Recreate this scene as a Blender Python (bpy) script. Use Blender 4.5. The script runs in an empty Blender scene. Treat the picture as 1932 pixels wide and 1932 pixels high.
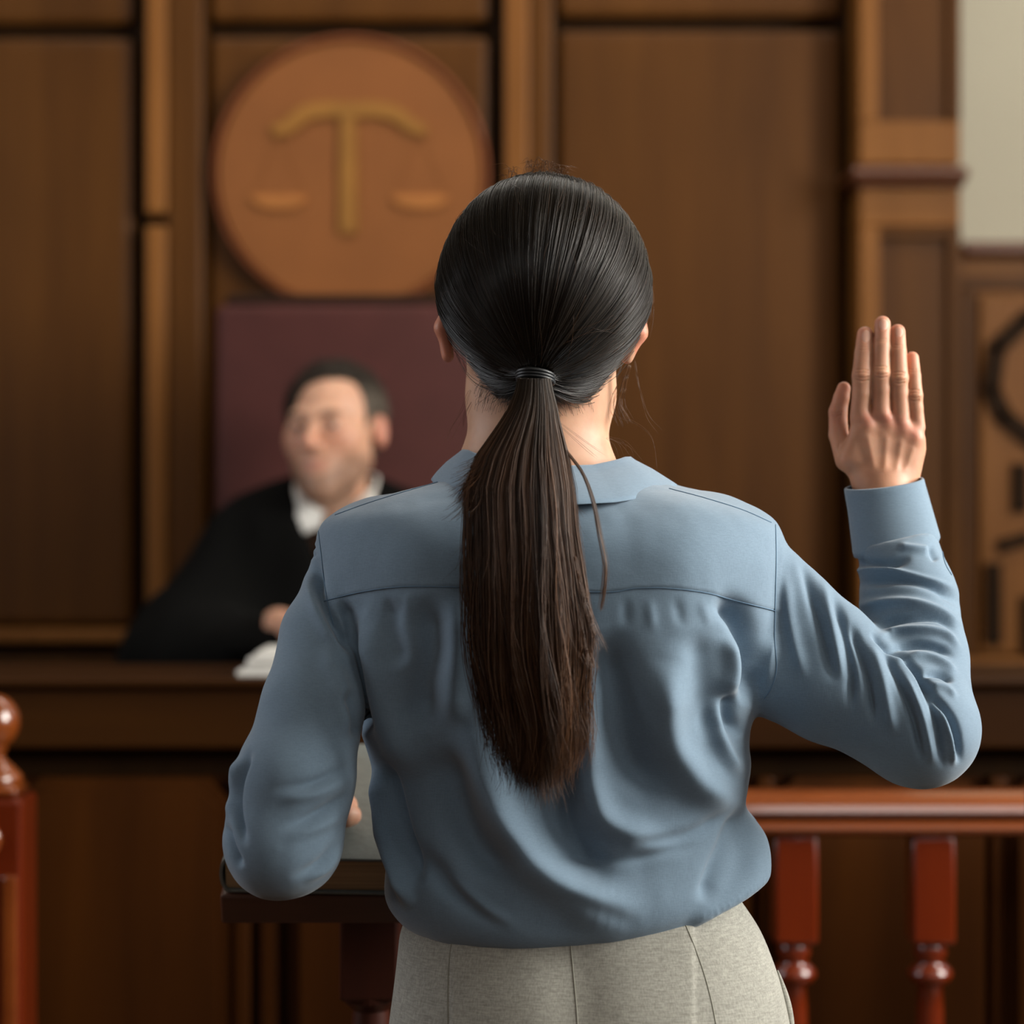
import bpy, bmesh, math, random
import numpy as np
from mathutils import Vector
from mathutils.bvhtree import BVHTree

rng = np.random.default_rng(7)
random.seed(7)
SC = bpy.context.scene
COL = SC.collection
F = 4380.0          # focal length in pixels of the 1932 px frame
CAMZ = 1.41

def W(px, py, Y):
    """world point that stands Y metres in front of the camera"""
    return np.array([(px - 966.0) * Y / F, Y, CAMZ - (py - 966.0) * Y / F])

# ------------------------------------------------------------------ objects
def tag(o, label=None, cat=None, group=None, kind=None):
    if label: o['label'] = label
    if cat: o['category'] = cat
    if group: o['group'] = group
    if kind: o['kind'] = kind
    return o

def root_loc(o):
    while o.parent is not None: o = o.parent
    return np.array(o.location)

def mesh_obj(name, verts, faces, mat, parent=None, smooth=True, col=None, mats=None, mat_idx=None):
    verts = np.asarray(verts, dtype=np.float64)
    if parent is not None: verts = verts - root_loc(parent)
    me = bpy.data.meshes.new(name)
    if isinstance(faces, np.ndarray):
        nf, k = faces.shape
        me.vertices.add(len(verts)); me.vertices.foreach_set('co', verts.astype(np.float32).ravel())
        me.loops.add(nf * k); me.loops.foreach_set('vertex_index', faces.astype(np.int32).ravel())
        me.polygons.add(nf)
        me.polygons.foreach_set('loop_start', np.arange(0, nf * k, k, dtype=np.int32))
        me.polygons.foreach_set('loop_total', np.full(nf, k, dtype=np.int32))
        me.update(calc_edges=True)
    else:
        me.from_pydata([tuple(v) for v in verts], [], faces); me.update()
    me.polygons.foreach_set('use_smooth', np.full(len(me.polygons), smooth, dtype=bool))
    if col is not None:
        a = me.attributes.new('Col', 'FLOAT_COLOR', 'POINT')
        c = np.ones((len(verts), 4), dtype=np.float32); c[:, :col.shape[1]] = col
        a.data.foreach_set('color', c.ravel())
    for m in (mats or [mat]): me.materials.append(m)
    if mat_idx is not None: me.polygons.foreach_set('material_index', mat_idx.astype(np.int32))
    me.validate(verbose=False)
    o = bpy.data.objects.new(name, me); COL.objects.link(o)
    if parent is not None: o.parent = parent
    return o

def bm_obj(name, bm, mat, parent=None, smooth=False):
    bmesh.ops.recalc_face_normals(bm, faces=bm.faces)
    me = bpy.data.meshes.new(name)
    if parent is not None: bmesh.ops.translate(bm, verts=bm.verts, vec=Vector(-root_loc(parent)))
    bm.to_mesh(me); bm.free()
    me.polygons.foreach_set('use_smooth', np.full(len(me.polygons), smooth, dtype=bool))
    me.materials.append(mat)
    o = bpy.data.objects.new(name, me); COL.objects.link(o)
    if parent is not None: o.parent = parent
    return o

def empty(name, loc):
    o = bpy.data.objects.new(name, None); COL.objects.link(o); o.location = loc
    o.empty_display_size = 0.1
    return o

def add_box(bm, lo, hi, bev=0.0, seg=2):
    b2 = bmesh.new(); bmesh.ops.create_cube(b2, size=1.0)
    lo = Vector(lo); hi = Vector(hi)
    for v in b2.verts:
        v.co = Vector((lo[i] + (v.co[i] + .5) * (hi[i] - lo[i]) for i in range(3)))
    if bev > 0: bmesh.ops.bevel(b2, geom=list(b2.edges), offset=bev, segments=seg, affect='EDGES', profile=.5)
    merge(bm, b2)

def merge(bm, b2):
    m = bpy.data.meshes.new('tmp'); b2.to_mesh(m); b2.free(); bm.from_mesh(m); bpy.data.meshes.remove(m)

def box(name, lo, hi, mat, parent=None, bev=0.0, seg=2):
    bm = bmesh.new(); add_box(bm, lo, hi, bev, seg); return bm_obj(name, bm, mat, parent)

def add_lathe(bm, c, prof, n=28):
    """prof: list of (radius, z); c: centre xy"""
    rings = []
    for r, z in prof:
        rings.append([bm.verts.new((c[0] + r * math.cos(2 * math.pi * i / n), c[1] + r * math.sin(2 * math.pi * i / n), z)) for i in range(n)])
    for a, b in zip(rings, rings[1:]):
        for i in range(n): bm.faces.new((a[i], a[(i + 1) % n], b[(i + 1) % n], b[i]))
    bm.faces.new(rings[0][::-1]); bm.faces.new(rings[-1])

def add_prism(bm, pts, y0, y1, bev=0.0):
    """polygon pts in (x,z), extruded between y0 (front) and y1"""
    b2 = bmesh.new()
    a = [b2.verts.new((p[0], y0, p[1])) for p in pts]; b = [b2.verts.new((p[0], y1, p[1])) for p in pts]
    ff = b2.faces.new(a); b2.faces.new(b[::-1])
    for i in range(len(pts)):
        j = (i + 1) % len(pts); b2.faces.new((a[j], a[i], b[i], b[j]))
    bmesh.ops.recalc_face_normals(b2, faces=b2.faces)
    if bev > 0: bmesh.ops.bevel(b2, geom=[e for e in ff.edges], offset=bev, segments=2, affect='EDGES')
    merge(bm, b2)

def add_profile_x(bm, prof, x0, x1):
    """closed profile in (y,z) extruded along x"""
    b2 = bmesh.new()
    a = [b2.verts.new((x0, p[0], p[1])) for p in prof]; b = [b2.verts.new((x1, p[0], p[1])) for p in prof]
    b2.faces.new(a); b2.faces.new(b[::-1])
    for i in range(len(prof)):
        j = (i + 1) % len(prof); b2.faces.new((a[j], a[i], b[i], b[j]))
    merge(bm, b2)

def copy_tree(o, parent=None):
    c = o.copy(); COL.objects.link(c); c.parent = parent
    for ch in list(o.children): copy_tree(ch, c)
    return c

def tube_mesh(P, R, sides=3):
    """P (n,m,3) polylines, R (n,m) radii -> verts, quads"""
    n, m, _ = P.shape
    T = np.gradient(P, axis=1); T /= np.linalg.norm(T, axis=2, keepdims=True) + 1e-12
    ref = np.zeros_like(T); ref[..., 1] = 1.0
    par = np.abs(T[..., 1]) > .95; ref[par] = (1, 0, 0)
    U = np.cross(T, ref); U /= np.linalg.norm(U, axis=2, keepdims=True) + 1e-12
    V = np.cross(T, U)
    ang = np.arange(sides) * 2 * np.pi / sides
    ring = P[:, :, None, :] + R[:, :, None, None] * (np.cos(ang)[None, None, :, None] * U[:, :, None, :] + np.sin(ang)[None, None, :, None] * V[:, :, None, :])
    verts = ring.reshape(-1, 3)
    base = (np.arange(n)[:, None, None] * m + np.arange(m - 1)[None, :, None]) * sides
    k = np.arange(sides)[None, None, :]; k2 = (k + 1) % sides
    q = np.stack([base + k, base + k2, base + sides + k2, base + sides + k], axis=-1).reshape(-1, 4)
    return verts, q

# ------------------------------------------------------------------ signed distance modelling
def grid(lo, hi, h):
    n = [int(math.ceil((hi[i] - lo[i]) / h)) + 1 for i in range(3)]
    X = (lo[0] + h * np.arange(n[0], dtype=np.float32))[:, None, None]
    Y = (lo[1] + h * np.arange(n[1], dtype=np.float32))[None, :, None]
    Z = (lo[2] + h * np.arange(n[2], dtype=np.float32))[None, None, :]
    return X, Y, Z

def smin(a, b, k):
    h = np.maximum(k - np.abs(a - b), 0) / k
    return np.minimum(a, b) - h * h * k * .25

def smax(a, b, k): return -smin(-a, -b, k)

def ell(X, Y, Z, c, r):
    u = (X - c[0]) / r[0]; v = (Y - c[1]) / r[1]; w = (Z - c[2]) / r[2]
    k = np.sqrt(u * u + v * v + w * w) + 1e-6
    k2 = np.sqrt((u / r[0]) ** 2 + (v / r[1]) ** 2 + (w / r[2]) ** 2) + 1e-6
    return k * (k - 1) / k2

def cone(X, Y, Z, a, b, r1, r2, ys=1.0):
    ax, ay, az = a; bx, by, bz = b
    dx, dy, dz = bx - ax, (by - ay) / ys, bz - az
    l2 = dx * dx + dy * dy + dz * dz
    qx, qy, qz = X - ax, (Y - ay) / ys, Z - az
    t = np.clip((qx * dx + qy * dy + qz * dz) / l2, 0, 1)
    return np.sqrt((qx - t * dx) ** 2 + (qy - t * dy) ** 2 + (qz - t * dz) ** 2) - (r1 + (r2 - r1) * t)

def surface_nets(f, lo, h):
    f = np.ascontiguousarray(f, dtype=np.float32); s = f < 0
    cnt = np.zeros(tuple(d - 1 for d in f.shape), dtype=np.int8)
    offs = [(i, j, k) for i in (0, 1) for j in (0, 1) for k in (0, 1)]
    sh = cnt.shape
    for o in offs: cnt += s[o[0]:o[0] + sh[0], o[1]:o[1] + sh[1], o[2]:o[2] + sh[2]]
    act = (cnt > 0) & (cnt < 8)
    idx = np.full(sh, -1, dtype=np.int64); n = int(act.sum()); idx[act] = np.arange(n)
    ijk = np.argwhere(act)
    val = np.stack([f[ijk[:, 0] + o[0], ijk[:, 1] + o[1], ijk[:, 2] + o[2]] for o in offs], 1)
    acc = np.zeros((n, 3)); w = np.zeros(n)
    for a in range(8):
        for b in range(a + 1, 8):
            oa, ob = np.array(offs[a]), np.array(offs[b])
            if np.abs(oa - ob).sum() != 1: continue
            va, vb = val[:, a], val[:, b]; m = (va < 0) != (vb < 0)
            t = np.where(m, va / np.where(m, va - vb, 1), 0)
            acc += m[:, None] * (oa[None] + t[:, None] * (ob - oa)[None]); w += m
    verts = np.array(lo) + (ijk + acc / w[:, None]) * h
    quads = []
    for ax in range(3):
        b, c = (ax + 1) % 3, (ax + 2) % 3
        s0 = np.moveaxis(s, (ax, b, c), (0, 1, 2)); id0 = np.moveaxis(idx, (ax, b, c), (0, 1, 2))
        e0 = s0[:-1, 1:-1, 1:-1]; m = e0 != s0[1:, 1:-1, 1:-1]
        p = np.argwhere(m); i, j, k = p[:, 0], p[:, 1], p[:, 2]
        q = np.stack([id0[i, j, k], id0[i, j + 1, k], id0[i, j + 1, k + 1], id0[i, j, k + 1]], 1)
        fl = ~e0[m]; q[fl] = q[fl][:, ::-1]
        quads.append(q)
    return verts, np.concatenate(quads)

def edges_of(q):
    e = np.concatenate([q[:, [0, 1]], q[:, [1, 2]], q[:, [2, 3]], q[:, [3, 0]]])
    return np.unique(np.sort(e, 1), axis=0)

def smooth_mesh(v, q, it=2, lam=.5, mu=None):
    e = edges_of(q); n = len(v)
    a = np.concatenate([e[:, 0], e[:, 1]]); b = np.concatenate([e[:, 1], e[:, 0]])
    deg = np.bincount(a, minlength=n) + 1e-9
    for i in range(it):
        for l in ((lam, mu) if mu else (lam,)):
            av = np.stack([np.bincount(a, v[b, k], minlength=n) for k in range(3)], 1) / deg[:, None]
            v = v + l * (av - v)
    return v

def subdiv(v, q):
    nv = len(v)
    e = np.concatenate([q[:, [0, 1]], q[:, [1, 2]], q[:, [2, 3]], q[:, [3, 0]]])
    ue, inv = np.unique(np.sort(e, 1), axis=0, return_inverse=True); inv = inv.reshape(4, -1)
    fc = v[q].mean(1); em = v[ue].mean(1)
    nv2 = np.concatenate([v, em, fc]); E = nv + inv; C = nv + len(ue) + np.arange(len(q))
    out = [np.stack([q[:, i], E[i], C, E[(i + 3) % 4]], 1) for i in range(4)]
    return nv2, np.concatenate(out)

def normals(v, q):
    n = np.cross(v[q[:, 2]] - v[q[:, 0]], v[q[:, 3]] - v[q[:, 1]])
    N = np.stack([sum(np.bincount(q[:, i], n[:, k], minlength=len(v)) for i in range(4)) for k in range(3)], 1)
    return N / (np.linalg.norm(N, axis=1, keepdims=True) + 1e-12)

def to_px(v):
    return 966 + v[:, 0] * F / v[:, 1], 966 - (v[:, 2] - CAMZ) * F / v[:, 1]

def polydist(px, py, pts):
    """distance to a polyline and position (0..1) along it"""
    pts = np.array(pts, float); d = np.full(px.shape, 1e9); s = np.zeros(px.shape); sg = np.zeros(px.shape)
    L = np.concatenate([[0], np.cumsum(np.linalg.norm(np.diff(pts, axis=0), axis=1))])
    for i in range(len(pts) - 1):
        a, b = pts[i], pts[i + 1]; ab = b - a; l2 = ab @ ab
        t = np.clip(((px - a[0]) * ab[0] + (py - a[1]) * ab[1]) / l2, 0, 1)
        qx, qy = px - a[0] - t * ab[0], py - a[1] - t * ab[1]
        dd = np.hypot(qx, qy); m = dd < d
        d[m] = dd[m]; s[m] = ((L[i] + t * math.sqrt(l2)) / L[-1])[m]
        sg[m] = np.sign(ab[0] * qy - ab[1] * qx)[m]
    return d, s, sg

def spline(pts, n=8):
    """Catmull-Rom through pts"""
    p = np.array(pts, float); p = np.concatenate([[2 * p[0] - p[1]], p, [2 * p[-1] - p[-2]]]); out = []
    for i in range(1, len(p) - 2):
        for t in np.arange(n) / n:
            out.append(.5 * (2 * p[i] + (p[i + 1] - p[i - 1]) * t + (2 * p[i - 1] - 5 * p[i] + 4 * p[i + 1] - p[i + 2]) * t * t + (3 * p[i] - 3 * p[i + 1] + p[i + 2] - p[i - 1]) * t ** 3))
    out.append(p[-2]); return np.array(out)

def stroke(px, py, pts, w, amp, ends=.25, skew=0.0):
    """bump of height amp along a polyline; skew<0/>0 makes one flank steeper"""
    pts = spline(pts, 6); d, s, sg = polydist(px, py, pts)
    ww = w * (1 + skew * sg)
    e = np.clip(np.minimum(s, 1 - s) / ends, 0, 1) if ends > 0 else 1.0
    e = e * e * (3 - 2 * e) if ends > 0 else 1.0
    return amp * np.exp(-(d / ww) ** 2) * e

def vnoise(x, y, z, seed=0):
    """smooth value noise, vectorised"""
    def h(i, j, k):
        n = (i * 374761393 + j * 668265263 + k * 2147483647 + seed * 1274126177) & 0xffffffff
        n = ((n ^ (n >> 13)) * 1274126177) & 0xffffffff
        return ((n ^ (n >> 16)) & 0xffff) / 32767.5 - 1
    xi, yi, zi = (np.floor(a).astype(np.int64) for a in (x, y, z))
    fx, fy, fz = x - xi, y - yi, z - zi
    fx, fy, fz = (t * t * (3 - 2 * t) for t in (fx, fy, fz))
    r = 0
    for a in (0, 1):
        for b in (0, 1):
            for c in (0, 1):
                r = r + h(xi + a, yi + b, zi + c) * (fx if a else 1 - fx) * (fy if b else 1 - fy) * (fz if c else 1 - fz)
    return r

# ------------------------------------------------------------------ materials
def new_mat(name):
    m = bpy.data.materials.new(name); m.use_nodes = True
    nt = m.node_tree; b = nt.nodes['Principled BSDF']; return m, nt, b

def N(nt, t, **kw):
    n = nt.nodes.new(t)
    for k, v in kw.items():
        if k in n.inputs: n.inputs[k].default_value = v
        else: setattr(n, k, v)
    return n

def ramp(nt, stops):
    r = nt.nodes.new('ShaderNodeValToRGB'); cr = r.color_ramp
    while len(cr.elements) < len(stops): cr.elements.new(.5)
    for e, (p, c) in zip(cr.elements, stops): e.position = p; e.color = (*c, 1)
    return r

def wood(name, c1, c2, rough=.4, axis='z', scale=1.0, bump=.06, coat=0.0, spec=.5):
    m, nt, b = new_mat(name); L = nt.links.new
    tc = N(nt, 'ShaderNodeTexCoord'); mp = N(nt, 'ShaderNodeMapping')
    s = {'z': (14, 14, 1.1), 'x': (1.1, 14, 14), 'y': (14, 1.1, 14)}[axis]
    mp.inputs['Scale'].default_value = [a * scale for a in s]
    n1 = N(nt, 'ShaderNodeTexNoise', Scale=1.0, Detail=6.0, Roughness=.6, Distortion=.6)
    n2 = N(nt, 'ShaderNodeTexNoise', Scale=1.3, Detail=2.0)
    L(tc.outputs['Object'], mp.inputs['Vector']); L(mp.outputs['Vector'], n1.inputs['Vector']); L(tc.outputs['Object'], n2.inputs['Vector'])
    r = ramp(nt, [(.28, c1), (.72, c2)]); L(n1.outputs['Fac'], r.inputs['Fac'])
    mx = N(nt, 'ShaderNodeMix', data_type='RGBA', blend_type='MULTIPLY'); mx.inputs[0].default_value = .55
    r2 = ramp(nt, [(.3, (.62, .58, .55)), (.7, (1.25, 1.2, 1.15))]); L(n2.outputs['Fac'], r2.inputs['Fac'])
    L(r.outputs['Color'], mx.inputs[6]); L(r2.outputs['Color'], mx.inputs[7]); L(mx.outputs[2], b.inputs['Base Color'])
    b.inputs['Roughness'].default_value = rough; b.inputs['Specular IOR Level'].default_value = spec
    b.inputs['Coat Weight'].default_value = coat; b.inputs['Coat Roughness'].default_value = .09
    bp = N(nt, 'ShaderNodeBump', Strength=bump, Distance=.01); L(n1.outputs['Fac'], bp.inputs['Height']); L(bp.outputs['Normal'], b.inputs['Normal'])
    return m

def plain(name, c, rough=.6, noise=.12, scale=30.0, spec=.5, metal=0.0, bump=.05, sheen=0.0):
    m, nt, b = new_mat(name); L = nt.links.new
    tc = N(nt, 'ShaderNodeTexCoord'); n = N(nt, 'ShaderNodeTexNoise', Scale=scale, Detail=4.0)
    L(tc.outputs['Object'], n.inputs['Vector'])
    r = ramp(nt, [(.25, [x * (1 - noise) for x in c]), (.75, [x * (1 + noise) for x in c])])
    L(n.outputs['Fac'], r.inputs['Fac']); L(r.outputs['Color'], b.inputs['Base Color'])
    b.inputs['Roughness'].default_value = rough; b.inputs['Specular IOR Level'].default_value = spec
    b.inputs['Metallic'].default_value = metal; b.inputs['Sheen Weight'].default_value = sheen
    bp = N(nt, 'ShaderNodeBump', Strength=bump, Distance=.003); L(n.outputs['Fac'], bp.inputs['Height']); L(bp.outputs['Normal'], b.inputs['Normal'])
    return m

def fabric(name, c, thread=900.0, var=.18, rough=.85, sheen=.25, melange=0.0, bump=.25):
    """woven cloth: crossed fine threads, slubs when melange > 0"""
    m, nt, b = new_mat(name); L = nt.links.new
    tc = N(nt, 'ShaderNodeTexCoord')
    def thr(sc):
        mp = N(nt, 'ShaderNodeMapping'); mp.inputs['Scale'].default_value = sc
        n = N(nt, 'ShaderNodeTexNoise', Scale=1.0, Detail=2.0); L(tc.outputs['Object'], mp.inputs['Vector']); L(mp.outputs['Vector'], n.inputs['Vector']); return n
    a = thr((thread, thread, thread * .10)); d = thr((thread * .14, thread * .14, thread))
    ad = N(nt, 'ShaderNodeMath', operation='ADD'); L(a.outputs['Fac'], ad.inputs[0]); L(d.outputs['Fac'], ad.inputs[1])
    hf = N(nt, 'ShaderNodeMath', operation='MULTIPLY'); hf.inputs[1].default_value = .5; L(ad.outputs[0], hf.inputs[0])
    v = var + melange
    r = ramp(nt, [(.36, [x * (1 - v) for x in c]), (.64, [x * (1 + v * .7) for x in c])]); L(hf.outputs[0], r.inputs['Fac'])
    big = N(nt, 'ShaderNodeTexNoise', Scale=9.0, Detail=3.0); L(tc.outputs['Object'], big.inputs['Vector'])
    r2 = ramp(nt, [(.3, (.93, .93, .94)), (.7, (1.05, 1.05, 1.05))]); L(big.outputs['Fac'], r2.inputs['Fac'])
    mx = N(nt, 'ShaderNodeMix', data_type='RGBA', blend_type='MULTIPLY'); mx.inputs[0].default_value = 1.0
    L(r.outputs['Color'], mx.inputs[6]); L(r2.outputs['Color'], mx.inputs[7]); L(mx.outputs[2], b.inputs['Base Color'])
    b.inputs['Roughness'].default_value = rough; b.inputs['Sheen Weight'].default_value = sheen; b.inputs['Specular IOR Level'].default_value = .25
    bp = N(nt, 'ShaderNodeBump', Strength=bump, Distance=.0006); L(hf.outputs[0], bp.inputs['Height']); L(bp.outputs['Normal'], b.inputs['Normal'])
    return m

def skin_mat(name):
    m, nt, b = new_mat(name); L = nt.links.new
    at = N(nt, 'ShaderNodeAttribute', attribute_name='Col')
    tc = N(nt, 'ShaderNodeTexCoord'); n = N(nt, 'ShaderNodeTexNoise', Scale=55.0, Detail=5.0); L(tc.outputs['Object'], n.inputs['Vector'])
    r = ramp(nt, [(.3, (.9, .84, .82)), (.7, (1.07, 1.05, 1.05))]); L(n.outputs['Fac'], r.inputs['Fac'])
    mx = N(nt, 'ShaderNodeMix', data_type='RGBA', blend_type='MULTIPLY'); mx.inputs[0].default_value = 1.0
    L(at.outputs['Color'], mx.inputs[6]); L(r.outputs['Color'], mx.inputs[7]); L(mx.outputs[2], b.inputs['Base Color'])
    b.inputs['Roughness'].default_value = .5; b.inputs['Specular IOR Level'].default_value = .4
    b.inputs['Subsurface Weight'].default_value = .35; b.inputs['Subsurface Radius'].default_value = (1.0, .35, .2); b.inputs['Subsurface Scale'].default_value = .006
    n3 = N(nt, 'ShaderNodeTexNoise', Scale=700.0, Detail=3.0); L(tc.outputs['Object'], n3.inputs['Vector'])
    bp = N(nt, 'ShaderNodeBump', Strength=.12, Distance=.0006); L(n3.outputs['Fac'], bp.inputs['Height']); L(bp.outputs['Normal'], b.inputs['Normal'])
    return m

def hair_mat(name, rough=.36, spec=.5):
    m, nt, b = new_mat(name)
    at = N(nt, 'ShaderNodeAttribute', attribute_name='Col'); nt.links.new(at.outputs['Color'], b.inputs['Base Color'])
    b.inputs['Roughness'].default_value = rough; b.inputs['Specular IOR Level'].default_value = spec
    return m

M = {}
M['walnut'] = wood('walnut_panel', (.058, .0200, .0022), (.094, .035, .0050), .44, spec=.15)
M['walnut_dark'] = wood('walnut_dark_gap_shade', (.014, .0058, .0012), (.024, .010, .002), .6, spec=.08)  # dark walnut; its colour also carries the shade of gaps and bench groove
M['honey'] = wood('honey_tone', (.150, .058, .012), (.215, .088, .021), .42, spec=.15)  # paler and more orange than the walnut panels
M['bench'] = wood('bench_walnut', (.019, .0062, .0008), (.033, .0112, .0014), .45, 'x', spec=.12)
M['bench_v'] = wood('bench_walnut_upright', (.028, .0080, .0008), (.048, .0142, .0015), .45, 'z', spec=.12)
M['redcap'] = wood('red_brown_moulding', (.075, .022, .007), (.11, .035, .011), .3, 'x')
M['mahog'] = wood('polished_mahogany', (.100, .0105, .0012), (.160, .019, .0022), .28, 'z', coat=.8)
M['rail'] = wood('polished_rail', (.17, .036, .006), (.25, .060, .010), .25, 'x', coat=1.0)
M['lectern'] = wood('lectern_oak', (.060, .023, .012), (.105, .042, .024), .42, 'x', 1.6)
M['lectern_v'] = wood('lectern_column', (.028, .006, .003), (.05, .010, .004), .35, 'z')
M['paint'] = plain('cream_wall_paint', (.42, .385, .29), .8, .03, 4.0)
M['ceil'] = plain('ceiling_paint', (.16, .12, .08), .9, .03, 4.0)
M['floor'] = wood('floorboards', (.06, .028, .012), (.10, .048, .02), .4, 'y')
M['emblem'] = plain('leather_brown_disc', (.200, .070, .018), .6, .10, 6.0, .2)
M['emblem_rim'] = plain('reddish_disc_rim', (.19, .058, .022), .6, .1, 8.0, .2)
M['gold'] = plain('dull_gold', (.245, .106, .017), .5, .12, 12.0, .3)
M['copper'] = plain('copper_pan', (.34, .125, .028), .5, .12, 12.0, .3)
M['maroon'] = plain('maroon_leather', (.060, .0165, .0135), .6, .12, 14.0, .2, bump=.15)
M['chairwood'] = plain('dark_chair_wood', (.020, .009, .005), .6, .15, 30.0, .1)
M['shirt'] = fabric('blue_shirt_cloth', (.155, .228, .300), 1500, .10, .8, .25)
M['stitch'] = plain('blue_thread', (.10, .18, .27), .8)
M['linen'] = fabric('grey_linen_melange', (.315, .310, .268), 800, .10, .9, .15, .16)
M['linen_seam'] = plain('linen_seam', (.22, .215, .175), .9)
M['robe'] = plain('black_robe_cloth', (.0022, .0021, .0018), .95, .2, 8.0, .1)
M['white'] = plain('white_collar_cloth', (.66, .65, .61), .7, .04)
M['paper'] = plain('white_paper', (.62, .61, .57), .7, .03)
M['cover'] = plain('grey_green_book_cloth', (.115, .125, .112), .7, .12, 120.0, bump=.2)
M['pages'] = None
M['skin'] = skin_mat('skin'); M['hair'] = hair_mat('dark_hair'); M['ponyhair'] = hair_mat('brown_lengths', .42, .38)
M['eyewhite'] = plain('eye_white', (.6, .57, .53), .3, .03); M['iris'] = plain('iris', (.03, .02, .012), .2, .1)
M['crop'] = hair_mat('cropped_hair', .6, .25)
M['elastic'] = plain('black_elastic', (.008, .009, .010), .45)
M['nail'] = plain('fingernail', (.56, .33, .26), .28, .03)
M['shoe'] = plain('black_shoe_leather', (.012, .012, .012), .35)
M['glass'] = None
def pages_mat():
    m, nt, b = new_mat('page_edges'); L = nt.links.new
    tc = N(nt, 'ShaderNodeTexCoord'); mp = N(nt, 'ShaderNodeMapping'); mp.inputs['Scale'].default_value = (4, 90, 900)
    n = N(nt, 'ShaderNodeTexNoise', Scale=1.0, Detail=2.0); L(tc.outputs['Object'], mp.inputs['Vector']); L(mp.outputs['Vector'], n.inputs['Vector'])
    r = ramp(nt, [(.3, (.23, .145, .07)), (.7, (.36, .235, .12))]); L(n.outputs['Fac'], r.inputs['Fac']); L(r.outputs['Color'], b.inputs['Base Color'])
    b.inputs['Roughness'].default_value = .8
    return m
M['pages'] = pages_mat()
# ================================================================== ROOM
S = 'structure'
WY = 4.6; WS = F / WY
fx = lambda px: (px - 966) / WS
fz = lambda py: CAMZ - (py - 966) / WS
RX, RB, RF, RH = 2.4, -1.9, 4.68, 3.5      # half width, back, front, height
def struct(o): return tag(o, kind=S)

struct(box('floor', (-RX - .2, RB - .2, -.1), (RX + .2, RF + .2, 0), M['floor']))
struct(box('ceiling', (-RX - .2, RB - .2, RH), (RX + .2, RF + .2, RH + .12), M['ceil']))
struct(box('wall_front', (-RX - .2, RF, 0), (RX + .2, RF + .2, RH), M['paint']))
bm = bmesh.new()
WB = (-1.7, 2.0, 2.75, 3.35)       # high window over the public seats
add_box(bm, (-RX - .2, RB - .2, 0), (WB[0], RB, RH)); add_box(bm, (WB[1], RB - .2, 0), (RX + .2, RB, RH)); add_box(bm, (WB[0], RB - .2, 0), (WB[1], RB, WB[2])); add_box(bm, (WB[0], RB - .2, WB[3]), (WB[1], RB, RH))
struct(bm_obj('wall_back', bm, M['walnut']))

def side_wall(name, sx, wins):
    """wall along y with window openings (y0,y1,z0,z1)"""
    bm = bmesh.new(); x0, x1 = sorted((sx * RX, sx * (RX + .2)))
    ys = [RB] + [v for w in wins for v in w[:2]] + [RF]
    for i in range(0, len(ys), 2): add_box(bm, (x0, ys[i], 0), (x1, ys[i + 1], RH))
    for w in wins:
        add_box(bm, (x0, w[0], 0), (x1, w[1], w[2])); add_box(bm, (x0, w[0], w[3]), (x1, w[1], RH))
    return struct(bm_obj(name, bm, M['walnut']))
WIN_R = [(-.9, .5, 1.6, 3.3), (1.0, 2.5, 1.5, 3.3), (3.0, 4.2, 2.0, 3.3)]
WIN_L = [(1.5, 3.1, 1.3, 3.2)]
side_wall('wall_right', 1, WIN_R); side_wall('wall_left', -1, WIN_L)
k = 9
bm = bmesh.new()
for a in ((WB[0], WB[0] + .05, WB[2], WB[3]), (WB[1] - .05, WB[1], WB[2], WB[3]), (WB[0], WB[1], WB[2], WB[2] + .05), (WB[0], WB[1], WB[3] - .05, WB[3]), (-.5, -.44, WB[2], WB[3]), (.74, .80, WB[2], WB[3])): add_box(bm, (a[0], RB - .1, a[2]), (a[1], RB, a[3]))
struct(bm_obj('window_9', bm, M['white'])); k = 0
for sx, ws in ((1, WIN_R), (-1, WIN_L)):
    for w in ws:
        k += 1; bm = bmesh.new(); x0, x1 = sorted((sx * RX, sx * (RX + .1)))
        for a in ((w[0], w[0] + .05, w[2], w[3]), (w[1] - .05, w[1], w[2], w[3]), (w[0], w[1], w[2], w[2] + .05), (w[0], w[1], w[3] - .05, w[3]),
                  ((w[0] + w[1]) / 2 - .02, (w[0] + w[1]) / 2 + .02, w[2], w[3]), (w[0], w[1], (w[2] + w[3]) / 2 + .3, (w[2] + w[3]) / 2 + .34)):
            add_box(bm, (x0, a[0], a[2]), (x1, a[1], a[3]))
        struct(bm_obj('window_%d' % k, bm, M['white']))

# panelling of the front wall: (px0, px1, py0, py1, front, back, bevel, material)
def wbox(bm, x0, x1, y0, y1, yf, yb, bev=.004):
    add_box(bm, (fx(x0), yf, max(fz(y1), 0.0)), (fx(x1), yb, min(fz(y0), RH)), bev)
def trim(n, mat, boxes, bev=.004):
    bm = bmesh.new()
    for b in boxes: wbox(bm, *b[:6], b[6] if len(b) > 6 else bev)
    return struct(bm_obj('trim_%d' % n, bm, M[mat]))
TOP, BOT, LEFT = -1200, 2400, -1300
trim(1, 'walnut_dark', [(LEFT, 1812, TOP, BOT, 4.655, RF, 0)])  # dark backing board: shade of the panel gaps is in its colour
trim(2, 'walnut', [(LEFT, 247, 68, 1182, 4.615, 4.655, .014), (LEFT, 247, TOP, 42, 4.615, 4.655, .014), (LEFT, 247, 1238, BOT, 4.62, 4.655, .01)])
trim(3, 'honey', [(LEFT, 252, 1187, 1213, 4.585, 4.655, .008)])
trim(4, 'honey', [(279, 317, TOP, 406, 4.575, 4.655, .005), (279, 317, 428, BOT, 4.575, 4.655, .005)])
trim(5, 'walnut', [(317, 386, TOP, BOT, 4.585, 4.655, .008)])
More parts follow.
